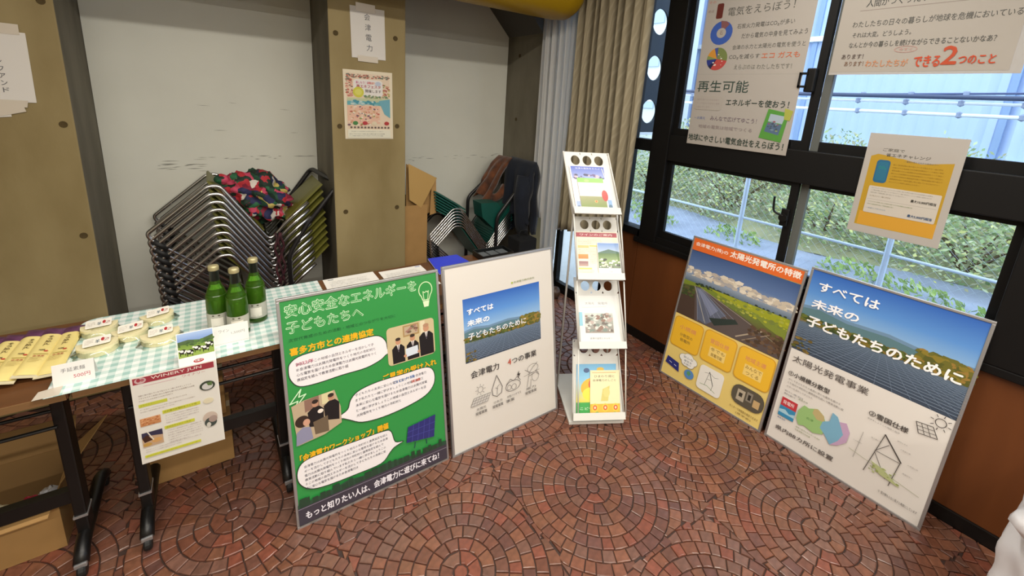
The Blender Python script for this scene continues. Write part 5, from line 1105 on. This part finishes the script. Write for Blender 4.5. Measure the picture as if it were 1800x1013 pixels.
# floral bag on the left stack
def floral():
    m = bpy.data.materials.new('floral_print'); m.use_nodes = True; nt = m.node_tree; b = nt.nodes['Principled BSDF']; b.inputs['Roughness'].default_value = .75
    tc = nt.nodes.new('ShaderNodeTexCoord'); nz = nt.nodes.new('ShaderNodeTexNoise'); nz.inputs['Scale'].default_value = 12; mxv = nt.nodes.new('ShaderNodeMix'); mxv.data_type = 'VECTOR'; mxv.inputs[0].default_value = .10
    nt.links.new(tc.outputs['Object'], nz.inputs['Vector']); nt.links.new(tc.outputs['Object'], mxv.inputs[4]); nt.links.new(nz.outputs['Color'], mxv.inputs[5])
    v = nt.nodes.new('ShaderNodeTexVoronoi'); v.inputs['Scale'].default_value = 30; nt.links.new(mxv.outputs[1], v.inputs['Vector'])
    sp = nt.nodes.new('ShaderNodeSeparateColor'); nt.links.new(v.outputs['Color'], sp.inputs[0]); r = nt.nodes.new('ShaderNodeValToRGB'); r.color_ramp.interpolation = 'CONSTANT'
    cols = [(0, '12281c'), (.22, 'a8242e'), (.34, '24603c'), (.46, 'cfc8bc'), (.55, 'c04460'), (.63, '22244c'), (.74, 'c4b060'), (.80, '7a1830'), (.88, '1c4630')]
    e = r.color_ramp.elements; e[0].position = 0; e[0].color = (*hexc(cols[0][1]), 1); e[1].position = cols[1][0]; e[1].color = (*hexc(cols[1][1]), 1)
    for p_, cc in cols[2:]: k = e.new(p_); k.color = (*hexc(cc), 1)
    nt.links.new(sp.outputs[0], r.inputs[0]); nt.links.new(r.outputs[0], b.inputs['Base Color']); return m
fl_ = floral(); cB = Vector(far(.158, 2.28, 1.094)); t = thing('floral_bag', 'crumpled floral cloth bag lying on the left chair stack', 'bag', cB)
m = MB(); axis = Vector((.72, 0, -.60)).normalized(); nn = Vector((.60, 0, .72)).normalized()
def fb(u, v):
    th = 2 * PI * u; ph = PI * v; p = Vector((math.cos(ph), math.sin(ph) * math.cos(th), math.sin(ph) * math.sin(th)))
    k = 1 + .34 * noise.noise(p * 2.1 + Vector((5, 1, 2))) + .20 * noise.noise(p * 5.5)
    return cB + axis * p.x * .185 * k + Vector((0, 1, 0)) * p.y * .14 * k + nn * p.z * .13 * k
m.grid(fb, 56, 36); m.build('bag_body', fl_, t, smooth=True)
kB = Vector(far(.02, 2.24, 1.185))
m = MB(); m.grid(lambda u, v: kB + Vector((.036 * math.cos(2 * PI * u) * math.sin(PI * v), .026 * math.sin(2 * PI * u) * math.sin(PI * v), .026 * math.cos(PI * v))) * (1 + .3 * math.sin(7 * u)), 16, 10); m.build('knot', fl_, t, smooth=True)
MB().tube(wob([kB, kB + Vector((.05, 0, .012)), cB + Vector((-.05, -.03, .09))]), .012, 8).build('strap', fl_, t, smooth=True)
# dark red cord
t = thing('beaded_cord', 'dark red knotted cord hanging down the left chair stack', 'cord', far(.21, 2.14, .9)); cm = mat('maroon_cord', '4c1824', .7, noise_amt=.5, nscale=50, col2='16080c')
for k, off in enumerate((0, .014, .026)):
    pts = [far(.203 + off + .006 * math.sin(j * 1.3 + k * 2), 2.145 + .004 * math.cos(j + k), .945 - j * .021) for j in range(13)]
    MB().tube(pts, .0065, 7).build('strand', cm, t, smooth=True)
# tall carton by the middle pillar
t = thing('tall_carton', 'tall narrow open cardboard carton standing beside the middle pillar', 'box', (1.15, 2.9, 0)); cx0, cx1, cy0, cy1 = 1.055, 1.225, 2.79, 3.05
MB().box((cx0, cy0, .001), (cx0 + .004, cy1, .86)).build('side', cardboard, t); MB().box((cx0 + .004, cy0, .001), (cx1, cy0 + .004, .84)).build('front', cardboard, t); MB().box((cx1 - .004, cy0 + .004, .001), (cx1, cy1, .82)).build('side', cardboard, t); MB().box((cx0 + .004, cy1 - .004, .001), (cx1 - .004, cy1, .86)).build('rear', cardboard_in, t)
def fz(L, y): return [far(x, y, z) for x, z in L]
m = MB(); m.prism(fz([(.838, 1.240), (1.002, 1.155), (.912, .995), (.845, 1.045)], 2.16), (.002, .005, 0)); m.build('flap', mat('cardboard_light', 'b08e54', .8), t)
m = MB(); m.prism(fz([(.838, 1.235), (1.004, 1.152), (1.0, .96), (.955, .95), (.94, .99), (.838, .99)], 2.19), (0, .005, 0)); m.build('flap', cardboard, t)
MB().prism(fz([(1.002, 1.158), (1.006, .955), (.968, .945), (.975, 1.10)], 2.17), (0, .005, 0)).build('flap', cardboard, t)

# ================================================================== BOXES UNDER THE TABLES
t = thing('open_carton', 'open cardboard carton with snacks under the left table', 'box', (-.74, 1.93, 0)); q = .004
MB().box((-.95, 1.80, .002), (-.53, 1.80 + q, .215)).build('front', cardboard, t); MB().box((-.95, 2.06, .002), (-.53, 2.06 + q, .215)).build('rear', cardboard_in, t); MB().box((-.53 - q, 1.804, .002), (-.53, 2.06, .215)).build('side', cardboard, t); MB().box((-.95, 1.804, .002), (-.95 + q, 2.06, .215)).build('side', cardboard, t); MB().box((-.946, 1.804, .002), (-.534, 2.06, .006)).build('bottom', cardboard_in, t)
MB().prism([(-.95, 2.062, .215), (-.53, 2.062, .215), (-.52, 2.10, .315), (-.96, 2.10, .315)], (0, .003, 0)).build('flap', cardboard_in, t)
MB().prism([(-.532, 1.86, .215), (-.532, 2.055, .215), (-.43, 2.07, .30)], (.003, 0, 0)).build('flap', cardboard, t)
MB().prism([(-.95, 1.80, .215), (-.53, 1.80, .215), (-.54, 1.735, .19), (-.94, 1.735, .19)], (0, 0, .003)).build('flap', cardboard, t)
for i, (x, y, z, s_, c_, nm, lab) in enumerate(((-.575, 1.90, .10, (.085, .12, .11), None, 'clear_bag', 'clear crinkled plastic bag in the open carton'), (-.60, 1.845, .16, (.06, .03, .05), 'a01c34', 'red_packet', 'small red packet in the open carton'), (-.70, 1.87, .12, (.10, .10, .11), 'd8cfae', 'snack_bag', 'cream snack bag at the left in the open carton'))):
    m = MB(); x -= 0
    def fs(u, v):
        th = 2 * PI * u; ph = PI * v; p = Vector((math.sin(ph) * math.cos(th), math.sin(ph) * math.sin(th), math.cos(ph))); k = .8 + .3 * noise.noise(p * 3 + Vector((i * 3, 0, 0)))
        return Vector((x + p.x * s_[0] * .5 * k, y + p.y * s_[1] * .5 * k, z + p.z * s_[2] * .5 * k + .03))
    m.grid(fs, 18, 12); o = m.build(nm, mat('bag_white', 'cfd0d4', .2, noise_amt=.3, nscale=30) if c_ is None else mat('bag_' + c_, c_, .35, noise_amt=.15, nscale=40), smooth=False); tag(o, lab, 'packet')
def carton(x0, x1, y0, y1, z0, z1, lab):
    t = thing('closed_carton', lab, 'box', ((x0 + x1) / 2, (y0 + y1) / 2, z0))
    MB().box((x0, y0, z0 + .001), (x1, y1, z1 - .004), bev=.002).build('carton_body', cardboard, t); MB().box((x0, y0, z1 - .004), (x1, (y0 + y1) / 2 - .001, z1)).build('lid_flap', cardboard, t); MB().box((x0, (y0 + y1) / 2 + .001, z1 - .004), (x1, y1, z1)).build('lid_flap', cardboard, t)
    MB().box((x0 - .0006, (y0 + y1) / 2 - .02, z1 - .05), (x1 + .0006, (y0 + y1) / 2 + .02, z1 + .0008)).build('packing_tape', tape, t)
carton(-.312, -.034, 1.945, 2.11, 0, .225, 'closed cardboard carton on the floor behind the hanging flyer'); carton(-.30, -.046, 1.96, 2.10, .2265, .41, 'second carton stacked on the one behind the hanging flyer')

# ================================================================== CURTAINS
def curtain_mat():
    m = bpy.data.materials.new('patterned_curtain'); m.use_nodes = True; nt = m.node_tree; b = nt.nodes['Principled BSDF']; b.inputs['Roughness'].default_value = .85
    uv = nt.nodes.new('ShaderNodeAttribute'); uv.attribute_name = 'cuv'
    mp = nt.nodes.new('ShaderNodeMapping'); mp.inputs['Scale'].default_value = (14, 9, 1); mp.inputs['Rotation'].default_value = (0, 0, .5); nt.links.new(uv.outputs['Vector'], mp.inputs[0])
    wv = nt.nodes.new('ShaderNodeTexWave'); wv.inputs['Scale'].default_value = .7; wv.inputs['Distortion'].default_value = 5; wv.inputs['Detail'].default_value = 1; nt.links.new(mp.outputs[0], wv.inputs['Vector'])
    r = nt.nodes.new('ShaderNodeValToRGB'); r.color_ramp.elements[0].position = .55; r.color_ramp.elements[1].position = .95; r.color_ramp.elements[0].color = (*hexc('91876f'), 1); r.color_ramp.elements[1].color = (*hexc('9d937b'), 1)
    nt.links.new(wv.outputs['Fac'], r.inputs[0]); nt.links.new(r.outputs[0], b.inputs['Base Color']); return m
def curtain(name, lab, path, z0f, z1, folds, amp, m_, seed, solid=.003, tieback=None):
    P = [Vector(p) for p in path]; t = thing(name, lab, 'curtain', (P[0].x, P[0].y, z1))
    def base(u):
        k = u * (len(P) - 1); i = min(int(k), len(P) - 2); f = k - i; return P[i].lerp(P[i + 1], f), (P[i + 1] - P[i]).normalized()
    nu, nv = folds * 12, 26; uvs = []
    def f(u, v):
        z = z1 + (z0f(u) - z1) * v; p, d = base(u); n = Vector((-d.y, d.x)); un = u + .010 * math.sin(v * 3 + seed) + .012 * noise.noise(Vector((u * 6, v * 2, seed)))
        a = amp * (1 + .5 * noise.noise(Vector((u * 5, 0, seed + 3)))) * (1 - .25 * v); o = a * math.sin(2 * PI * folds * un) + a * .35 * math.sin(2 * PI * folds * 2.3 * un + 1)
        uvs.append((u * folds * .16, z, 0)); return Vector((p.x + n.x * o, p.y + n.y * o, z))
    mb = MB(); mb.grid(f, nu, nv); o = mb.build('fabric', m_, t, smooth=True, recalc=False, solid=solid)
    at = o.data.attributes.new('cuv', 'FLOAT_VECTOR', 'POINT'); at.data.foreach_set('vector', [c for q_ in uvs for c in q_])
    p0, p1 = P[0], P[-1]; MB().tube([(p.x, p.y, z1 + .02) for p in P], .008, 8).build('curtain_rail', silver, t)
    return t
lace = mat('lace', 'd6d5d2', .8); nt = lace.node_tree; bb = nt.nodes['Principled BSDF']; tr = nt.nodes.new('ShaderNodeBsdfTranslucent'); tr.inputs[0].default_value = (.7, .7, .68, 1); tp = nt.nodes.new('ShaderNodeBsdfTransparent'); m1 = nt.nodes.new('ShaderNodeMixShader'); m1.inputs[0].default_value = .35; m2 = nt.nodes.new('ShaderNodeMixShader'); m2.inputs[0].default_value = .12
nt.links.new(bb.outputs[0], m1.inputs[1]); nt.links.new(tr.outputs[0], m1.inputs[2]); nt.links.new(m1.outputs[0], m2.inputs[1]); nt.links.new(tp.outputs[0], m2.inputs[2]); nt.links.new(m2.outputs[0], nt.nodes['Material Output'].inputs[0])
curtain('lace_curtain', 'plain white lace curtain bunched against the right pillar', [(2.085, 2.705), (2.14, 2.62), (2.185, 2.52), (2.215, 2.44)], lambda u: .69 if u < .34 else (.36 if u < .80 else .62), 2.52, 6, .022, lace, 2, .0015)
curtain('patterned_curtain', 'beige patterned curtain bunched at the corner of the window', [(2.175, 2.45), (2.225, 2.28), (2.24, 2.08), (2.245, 1.865)], lambda u: .645 + .01 * u, 2.56, 9, .034, curtain_mat(), 7)

# ================================================================== WHITE BAG AT THE RIGHT
t = thing('white_bag', 'white plastic bag cut off by the right edge of the photo', 'bag', (2.0, -.17, 0))
wbm = mat('white_plastic', 'e9e9ee', .35); nt = wbm.node_tree
m = MB(); cc = Vector((1.955, -.222, 0))
def wbag(u, v):
    th = 2 * PI * u; rx, ry = .170, .172; k = 1 + .10 * math.sin(3 * th + 1) + .07 * math.sin(7 * th + v * 4) + .10 * noise.noise(Vector((math.cos(th) * 1.5, math.sin(th) * 1.5, v * 3)))
    z = .001 + .60 * v; k *= (.94 + .10 * math.sin(PI * v)) * (1 if v < .75 else 1 + (v - .75) * .5); k += .05 * noise.noise(Vector((th * 2.5, v * 9, 1))) + .26 * math.exp(-((th - 2.2) / .30) ** 2 - ((v - .84) / .06) ** 2) - .06 * math.exp(-((th - 2.2) / .4) ** 2 - ((v - .72) / .07) ** 2) + .05 * math.exp(-((th - 2.2) / .4) ** 2 - ((v - .4) / .15) ** 2)
    return Vector((cc.x + rx * k * math.cos(th), cc.y + ry * k * math.sin(th), z))
m.grid(wbag, 60, 24); m.build('bag_wall', wbm, t, smooth=True, recalc=False, solid=.001)
m = MB(); m.grid(lambda u, v: Vector((cc.x + .12 * v * math.cos(2 * PI * u), cc.y + .115 * v * math.sin(2 * PI * u), .40 + .02 * math.sin(6 * u + v * 9))), 24, 5); m.build('contents', mat('bag_contents', 'e2e2ea', .6), t, smooth=True)
for sg in (-1, 1):
    MB().tube(wob([(cc.x + sg * .10, cc.y + .08, .54), (cc.x + sg * .06, cc.y + .06, .63), (cc.x - sg * .02, cc.y + .05, .63), (cc.x - sg * .03, cc.y + .07, .55)]), .008, 8).build('bag_handle', wbm, t, smooth=True)
# small brown pot inside the glass door
t = thing('brown_pot', 'small round brown pot at the foot of the glazed door', 'pot', (2.26, 2.52, 0))
MB().lathe([(.0001, 0), (.03, 0), (.044, .02), (.05, .05), (.042, .078), (.03, .085), (.032, .09), (.024, .088), (.0001, .07)], (2.26, 2.52, .003), 24).build('pot_body', mat('pot_brown', '4a3424', .4), t, smooth=True)
for o in bpy.data.objects:
    if o.type == 'MESH' and not o.data.materials: o.data.materials.append(plaster)
